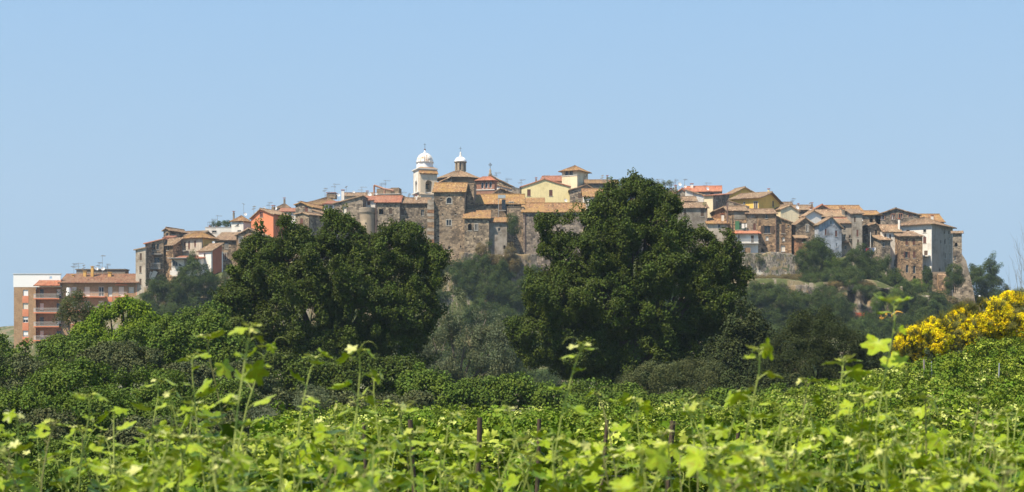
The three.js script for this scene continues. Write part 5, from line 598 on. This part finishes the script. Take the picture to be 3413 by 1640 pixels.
for (const [lab, D, l, m] of [
  ['ivy bush spilling over the wall left of the rampart', 297, [[1706, 735, 18, 20], [1714, 765, 18, 20]], LM.hill], ['small green bush on the footing of the grey lean-tos', 295, [[1629, 815, 10, 10]], LM.hill], ['brown ivy hanging below the grey lean-tos', 294, [[1605, 838, 17, 22], [1625, 864, 26, 18]], LM.dry], ['dry brown scrub on the ledge below the overgrown corner', 294, [[1700, 845, 17, 30], [1712, 882, 26, 24], [1668, 868, 24, 16]], LM.dry],
  ['bush growing from the buttress of the end house', 296, [[3180, 905, 26, 24], [3172, 935, 22, 26], [3194, 930, 18, 22]], LM.hill], ['narrow ivy strip beside the brown stone buttress wall', 297, [[3090, 915, 12, 22], [3094, 940, 12, 20]], LM.hill], ['dry scrub on the rock under the end house', 290, [[3215, 1010, 26, 14], [3160, 1005, 30, 14]], LM.dry],
  ['dry grassy bank under the retaining wall', 286, [[2480, 930, 60, 14], [2560, 935, 60, 14], [2640, 932, 50, 16]], LM.dry], ['green scrub on the ledge right of the retaining wall', 285, [[2710, 935, 50, 22], [2770, 920, 40, 26], [2810, 945, 40, 20]], LM.hill], ['bright green scrub under the blue house', 288, [[2800, 895, 34, 28], [2770, 880, 24, 20]], LM.mid], ['dry grass ledge above the cave', 282, [[2790, 950, 40, 10], [2860, 952, 50, 10]], LM.dry],
  ['wall shrub on the retaining wall, left of two', 295, [[2492, 862, 10, 16]], LM.olive], ['wall shrub on the retaining wall, right of two', 295, [[2530, 866, 10, 18]], LM.olive], ['brushwood on the rock beside the large round tree', 288, [[770, 925, 26, 26], [800, 960, 30, 30]], LM.olive], ['scrub at the foot of the left rock', 280, [[560, 1040, 50, 24], [500, 1030, 30, 26], [620, 1070, 50, 20]], LM.hill], ['low scrub right of the cream rampart foot', 288, [[1780, 930, 30, 40], [1800, 1000, 30, 60]], LM.hill],
  ['green bank below the tall brown arched house', 287, [[3000, 960, 30, 24], [3060, 955, 30, 20]], LM.mid], ['scrub left of the tower house foot', 290, [[1490, 890, 40, 20], [1440, 900, 40, 30]], LM.hill], ['dark scrub below the right end rock', 280, [[3210, 1060, 60, 24], [3260, 1070, 40, 24]], LM.olive], ['potted plants along the left roof terrace', 329, [[704, 748, 8, 8], [722, 748, 14, 7], [754, 746, 14, 6]], LM.hill], ['flowering plants on the roof terrace by the oak', 330, [[2205, 614, 12, 9], [2232, 613, 8, 9], [2190, 612, 4, 8]], LM.olive], ['green plant on the ledge under the red roofed house', 306, [[2352, 680, 8, 6]], LM.mid],
  ['ivy curtain on the lower cliff, left end', 277.5, [[2440, 975, 30, 26], [2410, 1010, 30, 40]], LM.hill], ['ivy on the lower cliff above the leafy tree', 277.5, [[2590, 962, 36, 16], [2520, 962, 24, 12]], LM.olive], ['ivy curtain left of the cave', 277, [[2765, 985, 26, 30], [2740, 970, 24, 20]], LM.hill], ['scrub hanging over the cave', 277, [[2870, 965, 26, 14], [2905, 975, 24, 20]], LM.hill], ['ivy right of the cave', 276.5, [[2922, 1010, 14, 34], [2985, 1000, 26, 40]], LM.mid],
]) bush('hill_bush', lab, D, l, m, { s: [0.4, 0.75], dens: 1.3, seed: Math.round(l[0][0]), tuft: TUFT.fine, group: 'bushes on the hillside' });
// undergrowth that nobody could count: hill slope and the thicket at the left
{ const R = rng(91), lb = []; for (let i = 0; i < 260; i++) { const px = lerp(380, 3380, R()), d = lerp(222, 283, Math.pow(R(), 0.8)), x = (px - CX) / F * d, y = ground(x, d), r = lerp(1.2, 3, R()); lb.push([x, y + r * 0.3, -d, r * 1.3, r, r]); } const g = thing('undergrowth', 'scrub covering the lower hillside under the town', 'undergrowth'); g.userData.kind = 'stuff'; const [a, b] = scatter(lb, { s: [0.6, 1.0], dens: 1.0, gap: 0.3, gf: 0.3, seed: 92 }); inst('foliage', TUFT.fine, LM.hill, a, b, g); }
{ const g = thing('thicket', 'dense mixed shrubs filling the lower left beside the vineyard', 'thicket'); g.userData.kind = 'stuff'; const O = V(0, 0, 0);
  for (const [D, m, tf, s, l] of [[82, LM.mid, TUFT.oak, [0.26, 0.44], [[40, 1230, 70, 45], [110, 1235, 60, 40], [90, 1265, 120, 60], [240, 1200, 100, 70], [600, 1140, 110, 70], [700, 1110, 70, 60], [480, 1160, 90, 60], [690, 1230, 110, 80], [560, 1210, 90, 60], [780, 1190, 70, 70]]], [68, LM.olive, TUFT.oak, [0.2, 0.36], [[400, 1220, 150, 70], [40, 1260, 130, 80], [620, 1290, 110, 80], [820, 1280, 90, 70]]], [60, LM.mid, TUFT.oak, [0.2, 0.36], [[240, 1290, 160, 80], [480, 1310, 140, 80], [740, 1340, 110, 70]]], [48, LM.mid, TUFT.oak, [0.17, 0.3], [[60, 1380, 150, 90], [330, 1390, 150, 80], [570, 1410, 130, 80]]], [44, LM.olive, TUFT.oak, [0.16, 0.28], [[180, 1440, 120, 60], [450, 1470, 150, 70], [720, 1450, 130, 70]]], [36, LM.mid, TUFT.oak, [0.14, 0.25], [[30, 1510, 150, 80], [280, 1540, 160, 80], [560, 1560, 180, 80], [820, 1540, 130, 70]]], [26, LM.mid, TUFT.oak, [0.1, 0.2], [[60, 1600, 200, 90], [420, 1630, 200, 90], [720, 1620, 160, 70]]], [96, LM.mid, TUFT.oak, [0.3, 0.5], [[560, 1090, 60, 40], [640, 1080, 60, 50], [180, 1165, 50, 40], [720, 1060, 40, 50]]]]) { const [a, b] = scatter(lobesAt(l, D, O, D), { s, dens: 1.25, gap: 0.3, seed: D }); inst('foliage', tf, m, a, b, g); } }
{ const g = thing('meadow_grass', 'grass between the vineyard and the trees', 'grass'); g.userData.kind = 'stuff'; const R = rng(95), a = [], b = []; for (let i = 0; i < 14000; i++) { const d = lerp(24, 130, R()), px = lerp(-150, 3560, R()), x = (px - CX) / F * d, s = 0.25 + R() * 0.3; a.push(new THREE.Matrix4().compose(V(x, ground(x, d) + 0.1, -d), new THREE.Quaternion().setFromEuler(new THREE.Euler((R() - 0.5) * 0.6, R() * 6.28, 0)), V(s * 1.3, s, s * 1.3))); const t = 0.7 + R() * 0.6; b.push(new THREE.Color().setRGB(t * 1.1, t, t)); } inst('foliage', TUFT.willow, LM.mid, a, b, g); }
// Spanish broom: green rods and yellow flowers
{ const rods = (() => { const R = rng(61), l = []; for (let i = 0; i < 26; i++) { const a = R() * 6.28, t = R() * 0.9, d = V(Math.cos(a) * t, 1, Math.sin(a) * t).normalize(); l.push(tube([V(0, -0.3, 0), d.clone().multiplyScalar(0.5), d.clone().multiplyScalar(1.1).add(V(0, 0.06, 0))], 0.024, 0.012, 3, 2)); } return merge(l); })();
  const flowers = leafTuft(9, 0.7, 62, { w: 0.5 });
  for (const [lab, D, l, seed, amt, s] of [['yellow flowering broom bush, lowest and nearest the vineyard stakes', 56, [[3070, 1150, 80, 62], [3130, 1120, 60, 60], [3030, 1180, 50, 50]], 71, 0.42], ['half faded broom bush between the yellow ones', 58, [[3180, 1120, 70, 62], [3230, 1160, 60, 50]], 72, 0.14], ['tallest yellow broom bush on the right rise', 59, [[3240, 1085, 80, 62], [3300, 1070, 70, 70], [3200, 1080, 50, 45]], 73, 0.46], ['bright broom bush at the right edge', 59, [[3360, 1110, 60, 60], [3400, 1090, 50, 50], [3330, 1140, 60, 40]], 74, 0.6], ['yellow broom spray highest against the sky', 62, [[3370, 1005, 38, 30], [3400, 1010, 34, 32], [3345, 1030, 28, 24]], 75, 0.95]]) {
    const k = D / F, base = at(l[0][0], 1225, D), g = thing('broom_bush', lab, 'broom', base), lb = lobesAt(l, D, base, seed); const [a, b] = scatter(lb, { s: [0.2, 0.34], dens: 1.1, gap: 0.25, gf: 1.6, seed }); inst('twigs', rods, LM.broom, a, b, g);
    for (const q of lb) part('stem', tube([V(q[0] * 0.4, -0.6, 0), V(q[0] * 0.8, q[1] * 0.5, q[2] * 0.5), V(q[0], q[1], q[2])], 0.05, 0.02, 5), M.bark, g);
    const R = rng(seed), fm = [], fc = []; for (const [x, y, z, rx, ry, rz] of lb) for (let i = 0; i < 6500 * amt * rx * ry; i++) { const u = R() * 1.6 - 0.6, an = R() * 6.28, r1 = Math.sqrt(Math.max(0, 1 - u * u)), d = V(Math.cos(an) * r1, u, Math.sin(an) * r1), rr = 0.9 + R() * 0.25; const p = V(x + d.x * rx * rr, y + d.y * ry * rr, z + d.z * rz * rr); if (n3(p.x * 1.6 + 9, p.y * 1.6 + 9, p.z * 1.5, 66) * 0.6 + n3(p.x * 6 + 9, p.y * 6 + 9, p.z * 5, 67) * 0.4 < 0.57 - amt * 0.22) continue; const s = 0.035 + R() * 0.05; fm.push(new THREE.Matrix4().compose(p, new THREE.Quaternion().setFromEuler(new THREE.Euler(R() * 6, R() * 6, R() * 6)), V(s, s, s))); const t = 0.8 + R() * 0.4; fc.push(new THREE.Color().setRGB(t, t * (0.85 + R() * 0.25), t)); } inst('flowers', flowers, LM.flower, fm, fc, g);
  } }
// bare tree at the right edge
{ const D = 72, base = at(3450, 1230, D), g = thing('bare_tree', 'leafless grey branches at the right edge above the broom', 'tree', base), R = rng(81); const trunk = part('trunk', tube([V(0, -0.5, 0), V(0.1, 2, 0), V(0.0, 4, 0)], 0.13, 0.07, 7), M.barkPale, g);
  const grow = (p, d, len, r, dep) => { const q = p.clone().addScaledVector(d, len * 0.5).add(V((R() - 0.5) * 0.1, 0.05, 0)), e = p.clone().addScaledVector(d, len).add(V(0, len * 0.12, 0)); part('branch', tube([p, q, e], r, r * 0.4, 5, 4), M.barkPale, trunk); if (dep > 0) for (let i = 0; i < 3; i++) { const nd = d.clone().add(V((R() - 0.5) * 1.1, R() * 0.5, (R() - 0.5) * 0.9)).normalize(); grow(p.clone().lerp(e, 0.35 + 0.3 * i), nd, len * 0.62, r * 0.55, dep - 1); } };
  for (const [y, dx, dy, len] of [[1.6, -0.5, 0.8, 2.6], [2.2, -0.35, 1, 3.2], [2.8, -0.7, 0.75, 2.2], [3.2, -0.15, 1, 2.8], [1.2, -0.9, 0.4, 1.5], [3.6, 0.3, 1, 2.2]]) grow(V(0.05, y, 0), V(dx, dy, (R() - 0.5) * 0.4).normalize(), len * 0.68, 0.02, 3); }
// excavator, orange netting, lamp
{ const y = mat({ color: col(0.62, 0.33, 0.03), roughness: 0.5 }), D = 263, g = thing('excavator', 'yellow excavator with a bent boom among the bushes under the cliff', 'excavator', at(2958, 1075, D)); for (const z of [-0.7, 0.7]) part('track', new THREE.CapsuleGeometry(0.35, 2.2, 4, 10).rotateZ(Math.PI / 2).translate(0, -0.6, z), M.iron, g); part('body', merge([box(2.2, 0.9, 1.6, -0.2, 0.2, 0), box(0.9, 0.5, 1.4, -0.9, 0.8, 0)]), y, g); const cab = part('cab', box(0.95, 1.3, 0.8, 0.1, 1.2, 0.4), y, g); part('pane', box(0.7, 0.7, 0.05, 0.1, 1.4, 0.82), M.pane, cab);
  const boom = part('boom', tube([V(0.3, 0.5, 0), V(0.9, 1.3, 0), V(1.7, 2.0, 0)], 0.22, 0.18, 4, 6), y, g); part('arm', tube([V(1.6, 2.05, 0), V(2.4, 1.95, 0), V(2.9, 1.75, 0)], 0.17, 0.13, 4, 4), y, boom); part('ram', tube([V(0.5, 0.9, 0), V(1.0, 1.7, 0), V(1.5, 2.1, 0)], 0.06, 0.05, 6), M.aerial, boom); part('bucket', new THREE.CylinderGeometry(0.4, 0.4, 0.7, 10, 1, false, 0, 4).rotateX(Math.PI / 2).translate(2.95, 1.4, 0), M.iron, boom); part('guard_rail', merge([box(0.05, 1.1, 0.05, -1.2, 1.5, 0), box(0.9, 0.05, 0.05, -0.8, 2.0, 0), box(0.05, 1.1, 0.05, -0.4, 1.5, 0)]), y, g); }
{ const m = mat({ color: col(0.42, 0.06, 0.03) }), g = thing('safety_netting', 'red orange plastic netting at the foot of the cave', 'netting', at(2852, 1056, 272)); const l = []; for (let i = 0; i <= 10; i++) l.push(tube([V(i * 0.24, 0, 0), V(i * 0.24 + 0.05, 0.4, 0.1), V(i * 0.24, 0.8, 0)], 0.05, 0.05, 4)); for (let j = 0; j < 5; j++) l.push(tube([V(0, j * 0.18, 0), V(1.2, j * 0.18 - 0.1, 0.1), V(2.4, j * 0.18, 0)], 0.05, 0.05, 4)); part('mesh', merge(l), m, g); for (const x of [0, 1.2, 2.4]) part('stake', new THREE.CylinderGeometry(0.04, 0.04, 1.4, 6).translate(x, 0.4, -0.05), M.iron, g); }
{ const g = thing('street_lamp', 'small globe street lamp below the right tip of the town', 'street lamp', at(3265, 1022, 296)); part('pole', new THREE.CylinderGeometry(0.05, 0.07, 2.6, 8).translate(0, 0.7, 0), M.iron, g); part('globe', new THREE.SphereGeometry(0.24, 14, 10).translate(0, 2.15, 0), M.dish, g); part('collar', new THREE.CylinderGeometry(0.1, 0.06, 0.12, 8).translate(0, 1.95, 0), M.iron, g); }
// ---------- vineyard ----------
const leafTex = texture(256, (u, v) => { const x = (u - 0.5) * 2.4, y = (v - 0.35) * 2.4, a = Math.atan2(x, y), r = Math.hypot(x, y); let vein = 9; for (const t of [0, 0.98, -0.98, 1.95, -1.95]) { const d = Math.abs(Math.sin(a - t)) * r; if (Math.cos(a - t) > 0) vein = Math.min(vein, d); const side = Math.abs(((r * Math.cos(a - t) - Math.abs(Math.sin(a - t)) * r * 1.2) * 6) % 1 - 0.5) * 0.12; if (Math.cos(a - t) > 0.85) vein = Math.min(vein, side + 0.012); } const n = fbm(u, v, 10, 4, 501); let c = mix3([0.56, 0.64, 0.5], [0.88, 0.9, 0.84], n); c = mix3([1, 1, 0.9], c, sstep(0.0, 0.045, vein)); c = mix3(c, [0.75, 0.5, 0.3], sstep(0.68, 0.74, fbm(u, v, 14, 3, 505)) * 0.7); return encC(c.map(t => t * 0.98)); });
const lobeR = (a) => { const L = [[0, 1, 0.5], [0.98, 0.9, 0.5], [-0.98, 0.9, 0.5], [1.95, 0.72, 0.52], [-1.95, 0.72, 0.52]]; let r = 0.3; for (const [t, q, w] of L) { let d = Math.abs(a - t); if (d > Math.PI) d = 2 * Math.PI - d; r = Math.max(r, q * (1 - Math.pow(d / w, 1.7) * 0.44)); } if (Math.abs(a) > 2.7) r = Math.min(r, 0.34 - (Math.abs(a) - 2.7) * 0.5); return r; };
function vineLeaf(n, droop, fold, seed) { const R = rng(seed), P = [0, 0, 0], UV = [0.5, 0.35], I = [], rings = 2; for (let k = 1; k <= rings; k++) for (let i = 0; i < n; i++) { const a = (i / n * 2 - 1) * Math.PI, ser = k === rings ? 1 + ((i % 2) ? 0.05 : -0.05) : 1, r = lobeR(a) * (k / rings) * ser, x = Math.sin(a) * r, y = Math.cos(a) * r; P.push(x, y, -droop * y * Math.abs(y) - fold * Math.abs(x) * 0.8 + Math.cos(a * 5) * 0.05 * r - droop * 0.4 * x * x + (R() - 0.5) * 0.07 * r); UV.push(0.5 + x / 2.4, 0.35 + y / 2.4); }
  for (let i = 0; i < n - 1; i++) { const j = i + 1; I.push(0, 1 + j, 1 + i); I.push(1 + i, 1 + j, 1 + n + i, 1 + j, 1 + n + j, 1 + n + i); } const g = new THREE.BufferGeometry(); g.setAttribute('position', new THREE.Float32BufferAttribute(P, 3)); g.setAttribute('uv', new THREE.Float32BufferAttribute(UV, 2)); g.setIndex(I); g.computeVertexNormals(); return g; }
const LEAF = [vineLeaf(40, 0.25, 0.15, 1), vineLeaf(40, 0.45, 0.3, 2), vineLeaf(40, 0.1, -0.25, 3), vineLeaf(40, 0.6, 0.1, 4)];
const vm = (r, g, b, tr) => { const m = leafMat(r, g, b, tr, 0.42); m.map = leafTex; m.specularIntensity = 0.35; return m; };
const VM = { old: [vm(0.15, 0.26, 0.007, 0.32), vm(0.28, 0.39, 0.01, 0.36), vm(0.06, 0.12, 0.007, 0.28), vm(0.205, 0.31, 0.008, 0.34), vm(0.095, 0.18, 0.007, 0.3)], mid: [vm(0.34, 0.46, 0.016, 0.38), vm(0.43, 0.54, 0.035, 0.38)], tip: [vm(0.58, 0.64, 0.13, 0.42), vm(0.74, 0.76, 0.3, 0.4)], stem: mat({ color: col(0.27, 0.33, 0.07), roughness: 0.6 }), stemRed: mat({ color: col(0.2, 0.2, 0.07), roughness: 0.6 }) };
const VR = rng(601);
// a shoot: stem with petioles, each leaf a mesh of its own
function shoot(parent, base, tip, o = {}) { // points in the parent's frame
  const mid = base.clone().lerp(tip, 0.35).add(V((VR() - 0.5) * 0.16, 0, (VR() - 0.5) * 0.16)), mid2 = base.clone().lerp(tip, 0.7).add(V((VR() - 0.5) * 0.12, 0, (VR() - 0.5) * 0.12)), end = tip.clone(); const curve = new THREE.CatmullRomCurve3([base, mid, mid2, end, end.clone().add(V((VR() - 0.5) * 0.05, 0.012 + VR() * 0.02, (VR() - 0.5) * 0.03))]), len = curve.getLength(), n = o.n || Math.max(3, Math.round(len / 0.07)), geos = [tube(curve.getPoints(8), 0.0035, 0.0018, 5, 10)], leaves = [];
  for (let i = 0; i < n; i++) { const t = (i + 0.6) / n, p = curve.getPoint(t), side = i % 2 ? 1 : -1, a = VR() * 1.6 - 0.8 + (side > 0 ? 0 : Math.PI), young = t > 0.8 ? 1 : t > 0.55 ? 0.5 : 0, size = (o.size || 0.075) * (t > 0.92 ? 0.26 : t > 0.8 ? 0.42 : t > 0.65 ? 0.7 : 1) * (0.5 + VR() * 0.85), pl = size * 0.9, d = V(Math.cos(a), 0.45 + VR() * 0.4, Math.sin(a)).normalize(), e = p.clone().addScaledVector(d, pl); geos.push(tube([p, p.clone().lerp(e, 0.5).add(V(0, pl * 0.12, 0)), e], 0.0018, 0.0014, 4, 3)); leaves.push([e, Math.atan2(d.x, d.z), size, young]); }
  if (VR() < 0.6) { const p = curve.getPoint(0.9), s = VR() < 0.5 ? -1 : 1; geos.push(tube([p, p.clone().add(V(0.02 * s, 0.03, 0.01)), p.clone().add(V(0.045 * s, 0.03, 0.015)), p.clone().add(V(0.06 * s, 0.01, 0.01))], 0.001, 0.0005, 4, 6)); }
  const st = part('shoot', merge(geos), VR() < 0.8 ? VM.stem : VM.stemRed, parent);
  for (const [e, a, size, young] of leaves) { const ms = young === 1 ? VM.tip : young ? VM.mid : VM.old, m = part('leaf', LEAF[Math.floor(VR() * 4)], ms[Math.floor(VR() * ms.length)], st); m.position.copy(e); m.scale.setScalar(size); m.rotation.order = 'YXZ'; m.rotation.set(VR() < 0.45 ? lerp(1.2, 1.9, VR()) : lerp(1.9, 3.0, VR()), a + (VR() - 0.5) * 1.5, (VR() - 0.5) * 0.9); }
}
function grapevine(label, x, d, spread, nShoots, topPy, size) { const gy = ground(x, d), g = thing('grapevine', label, 'grapevine', V(x, gy, -d), 0, 'near vines across the foreground'); part('trunk', tube([V(0, -0.1, 0), V(0.04, 0.5, 0.02), V(-0.03, 1.0, 0), V(0.02, 1.25, 0)], 0.035, 0.022, 7), M.bark, g); part('cane', tube([V(0.02, 1.2, 0), V(spread * 0.4, 1.28, 0.02), V(spread * 0.7, 1.25, 0)], 0.014, 0.008, 6), M.bark, g); part('cane', tube([V(0.02, 1.2, 0), V(-spread * 0.4, 1.28, -0.02), V(-spread * 0.7, 1.25, 0)], 0.014, 0.008, 6), M.bark, g);
  for (let i = 0; i < nShoots; i++) { const bx = (i / (nShoots - 1) * 2 - 1) * spread * 0.7 + (VR() - 0.5) * 0.1, dz = (VR() - 0.5) * 0.5, py = topPy + (VR() - 0.35) * 170, ty = EYE + (HY - py) / F * (d - dz) - gy; shoot(g, V(bx, 1.25, dz * 0.3), V(bx + (VR() - 0.5) * 0.35, Math.max(1.5, ty), dz), { size: size * (0.85 + VR() * 0.3) }); } return g; }
// tall shoots that stand above the row, where the photograph has them
const tall = [[830, 1125, 800, 3.6], [690, 1140, 705, 5.0], [890, 1170, 740, 4.4], [1045, 1205, 1010, 4.6], [1200, 1190, 1110, 4.3], [1245, 1270, 1225, 5.0], [1930, 1178, 1830, 4.2], [2535, 1185, 2420, 3.8], [2985, 1028, 2900, 4.2], [2810, 1225, 2790, 4.4], [2850, 1260, 2850, 5.2], [2690, 1290, 2660, 5.0], [3085, 1345, 3060, 4.6], [3262, 1355, 3240, 4.6], [300, 1340, 290, 4.4], [570, 1330, 510, 4.6], [530, 1290, 560, 5.4], [60, 1400, 40, 4.2], [380, 1380, 370, 5], [1500, 1400, 1490, 4.6], [1700, 1380, 1690, 4.4], [2000, 1330, 2010, 5.2], [2120, 1350, 2110, 5.4], [2340, 1380, 2330, 3.6], [2470, 1330, 2450, 4.6], [3360, 1400, 3340, 4.6], [170, 1440, 160, 4.2], [640, 1210, 650, 4.8], [1330, 1370, 1310, 5]];
const nearVines = [[250, 'first'], [800, 'second'], [1300, 'third'], [1800, 'fourth'], [2300, 'fifth'], [2800, 'sixth'], [3250, 'seventh']].map(([px, w]) => { const d = 4.2, x = (px - CX) / F * d; return [px, grapevine(w + ' from the left of the large blurred vines in the foreground', x, d, 0.36, 15, 1520, 0.056), d, x]; });
for (const [tx, ty, bx, d] of tall) { let best = nearVines[0]; for (const v of nearVines) if (Math.abs(v[0] - bx) < Math.abs(best[0] - bx)) best = v; const g = best[1], o = g.position, b = at(bx, 1700, d).sub(o), t = at(tx, ty, d).sub(o); b.y = 1.3; shoot(g, b, t, { size: 0.05, n: Math.max(12, Math.round(b.distanceTo(t) / 0.048)) }); }
[[560, 'left'], [1050, 'centre left'], [2360, 'right of centre'], [2640, 'right'], [3300, 'far right']].forEach(([px, w]) => { const d = 2.9, x = (px - CX) / F * d; grapevine('nearest and most blurred vine at the bottom edge, ' + w, x, d, 0.16, 6, 1580, 0.052); });
// thicker shoots left and right of the middle, standing higher than the row
[[640, 5.2, 'beside the tallest left shoots'], [1080, 5.4, 'below the left oak'], [2620, 5.3, 'below the upright dark tree'], [2960, 5.1, 'below the excavator'], [3200, 5.6, 'below the broom']].forEach(([px, d, w]) => { const x = (px - CX) / F * d; grapevine('leafy vine rising above the foreground row ' + w, x, d, 0.34, 12, 1390, 0.056); });
const leafLow = [vineLeaf(22, 0.3, 0.2, 5), vineLeaf(22, 0.5, -0.1, 6)];
[[60, 'first'], [500, 'second'], [930, 'third'], [1380, 'fourth'], [1830, 'fifth'], [2260, 'sixth'], [2700, 'seventh'], [3120, 'eighth'], [3390, 'ninth']].forEach(([px, w]) => { const d = 6.6, x = (px - CX) / F * d; grapevine(w + ' from the left in the second row of foreground vines', x, d, 0.42, 13, px > 1180 && px < 2400 ? 1545 : 1470, 0.056); });
// trellis rows farther back: leaves too many to count, each row a thing
const vineTuft = (() => { const l = []; const R = rng(611); for (let i = 0; i < 16; i++) { const g = leafLow[i % 2].clone(), s = 0.26 + R() * 0.16, e = new THREE.Euler(lerp(-1.5, 0.5, R()), R() * 6.28, (R() - 0.5) * 1.2, 'YXZ'); g.applyMatrix4(new THREE.Matrix4().compose(V((R() - 0.5) * 1.6, (R() - 0.5) * 1.6, (R() - 0.5) * 1.6), new THREE.Quaternion().setFromEuler(e), V(s, s, s))); l.push(g); } return merge(l); })();
const tuftSmall = leafTuft(40, 0.36, 612, { w: 0.45 });
const rowD = [8.6, 10.6, 12.8, 15.2, 17.8, 20.6, 23.6, 26.8, 30.2, 33.8, 37.6, 41.6, 45.8, 50.2, 54.6], words = ['first', 'second', 'third', 'fourth', 'fifth', 'sixth', 'seventh', 'eighth', 'ninth', 'tenth', 'eleventh', 'twelfth', 'thirteenth', 'fourteenth', 'last'];
rowD.forEach((d, ri) => {
  const R = rng(700 + ri), pl = d < 12 ? 640 : d < 22 ? lerp(450, 800, (d - 12) / 10) : lerp(850, 1000, (d - 22) / 33), x0 = (pl - CX) / F * d, x1 = (3560 - CX) / F * d, g = thing('vine_row', (words[ri] === 'last' ? 'farthest leafy vine row along the edge of the trees' : words[ri] + ' leafy vine row behind the blurred foreground vines'), 'vine row', V(x0, ground((x0 + x1) / 2, d), -d), 0, 'vine rows'), gy = g.position.y, near = d < 24, s0 = near ? 0.2 : 0.26, ms = [], cs = [], n = Math.round((x1 - x0) * (near ? 62 : 46));
  for (let i = 0; i < n; i++) { const x = x0 + (x1 - x0) * R(), ppx = CX + x / d * F; if (d < 14 && ppx > 1170 && ppx < 2450 && R() < 0.94) continue; const crest = 1.32 + 0.5 * n3(x * 1.3, d, 0.5, 44) + (R() < 0.1 ? R() * 0.35 : 0), y = ground(x, d) - gy + crest - Math.pow(R(), 1.2) * 1.15, z = (R() - 0.5) * 0.75, s = s0 * (0.5 + 0.6 * R()); ms.push(new THREE.Matrix4().compose(V(x - x0, y, z), new THREE.Quaternion().setFromEuler(new THREE.Euler((R() - 0.5) * 1.4, R() * 6.28, (R() - 0.5) * 1.4)), V(s, s, s))); const t = 0.7 + R() * 0.5, w = R(); cs.push(w > 0.92 ? new THREE.Color().setRGB(3.3 * t, 2.4 * t, 8 * t) : w > 0.78 ? new THREE.Color().setRGB(2.1 * t, 1.7 * t, 2.4 * t) : new THREE.Color().setRGB(t * (0.85 + 0.4 * w), t, t * 0.9)); }
  inst('foliage', near ? vineTuft : tuftSmall, near ? LM.vine : LM.vineFar, ms, cs, g);
  part('wire', tube([V(0, 1.35 + ground(x0, d) - gy, 0), V((x1 - x0) / 2, 1.33, 0), V(x1 - x0, 1.35 + ground(x1, d) - gy, 0)], 0.0022, 0.0022, 4, 12), M.iron, g);
});
// stakes
const stakeGeo = (h, r, seed) => { const R = rng(seed), g = new THREE.CylinderGeometry(r * 0.9, r * 1.1, h, 9, 5); const p = g.attributes.position; for (let i = 0; i < p.count; i++) { const y = p.getY(i), q = 1 + (n3(p.getX(i) * 40, y * 6, seed, 3) - 0.5) * 0.3; p.setX(i, p.getX(i) * q + Math.sin(y * 2 + seed) * 0.015); p.setZ(i, p.getZ(i) * q); } g.computeVertexNormals(); return g; };
const stakeMat = mat({ color: col(0.062, 0.044, 0.028), roughness: 1 }), stakeGrey = mat({ color: col(0.22, 0.2, 0.18) }), conc = mat({ color: col(0.3, 0.32, 0.35), roughness: 0.6 });
for (const [px, py, d, wpx, lean, m, lab] of [[1228, 1408, 14.6, 18, 0.03, stakeMat, 'dark wooden vine stake, first from the left'], [1392, 1398, 14.5, 22, 0.06, stakeMat, 'dark wooden vine stake, second from the left'], [1578, 1392, 14.4, 22, -0.06, stakeMat, 'crooked dark vine stake, third from the left'], [1779, 1396, 14.5, 20, -0.05, stakeMat, 'dark wooden vine stake, fourth from the left'], [1992, 1398, 14.6, 18, -0.08, stakeMat, 'leaning dark vine stake, fifth from the left'], [2214, 1402, 14.2, 27, -0.09, stakeMat, 'thickest vine stake with a pale sawn top, right of centre'], [2448, 1420, 14.5, 18, -0.04, stakeMat, 'dark wooden vine stake right of the thickest one'], [3081, 1198, 52, 9, 0, stakeGrey, 'grey wooden stake in front of the broom'], [3329, 1210, 44, 5, 0, conc, 'thin bluish post on the right rise'], [3290, 1415, 18, 7, 0, conc, 'thin bluish post low on the right'], [3106, 1205, 50, 4, 0, conc, 'slender post beside the grey wooden stake'], [2520, 1625, 6.4, 24, 0, conc, 'bluish concrete post top at the bottom edge'], [30 + 2500, 1500, 12, 6, 0, conc, 'thin bluish post among the near vines']]) { const P = at(px, py, d), gy = ground(P.x, d), h = P.y - gy + 0.4; const m2 = part(numbered('vine_stake'), stakeGeo(h, wpx / F * d / 2.5, Math.round(px)), m, scene); m2.position.set(P.x, P.y - h / 2, P.z); m2.rotation.z = lean; tag(m2, lab, 'stake', 'vineyard stakes'); }
renderer.render(scene, camera);
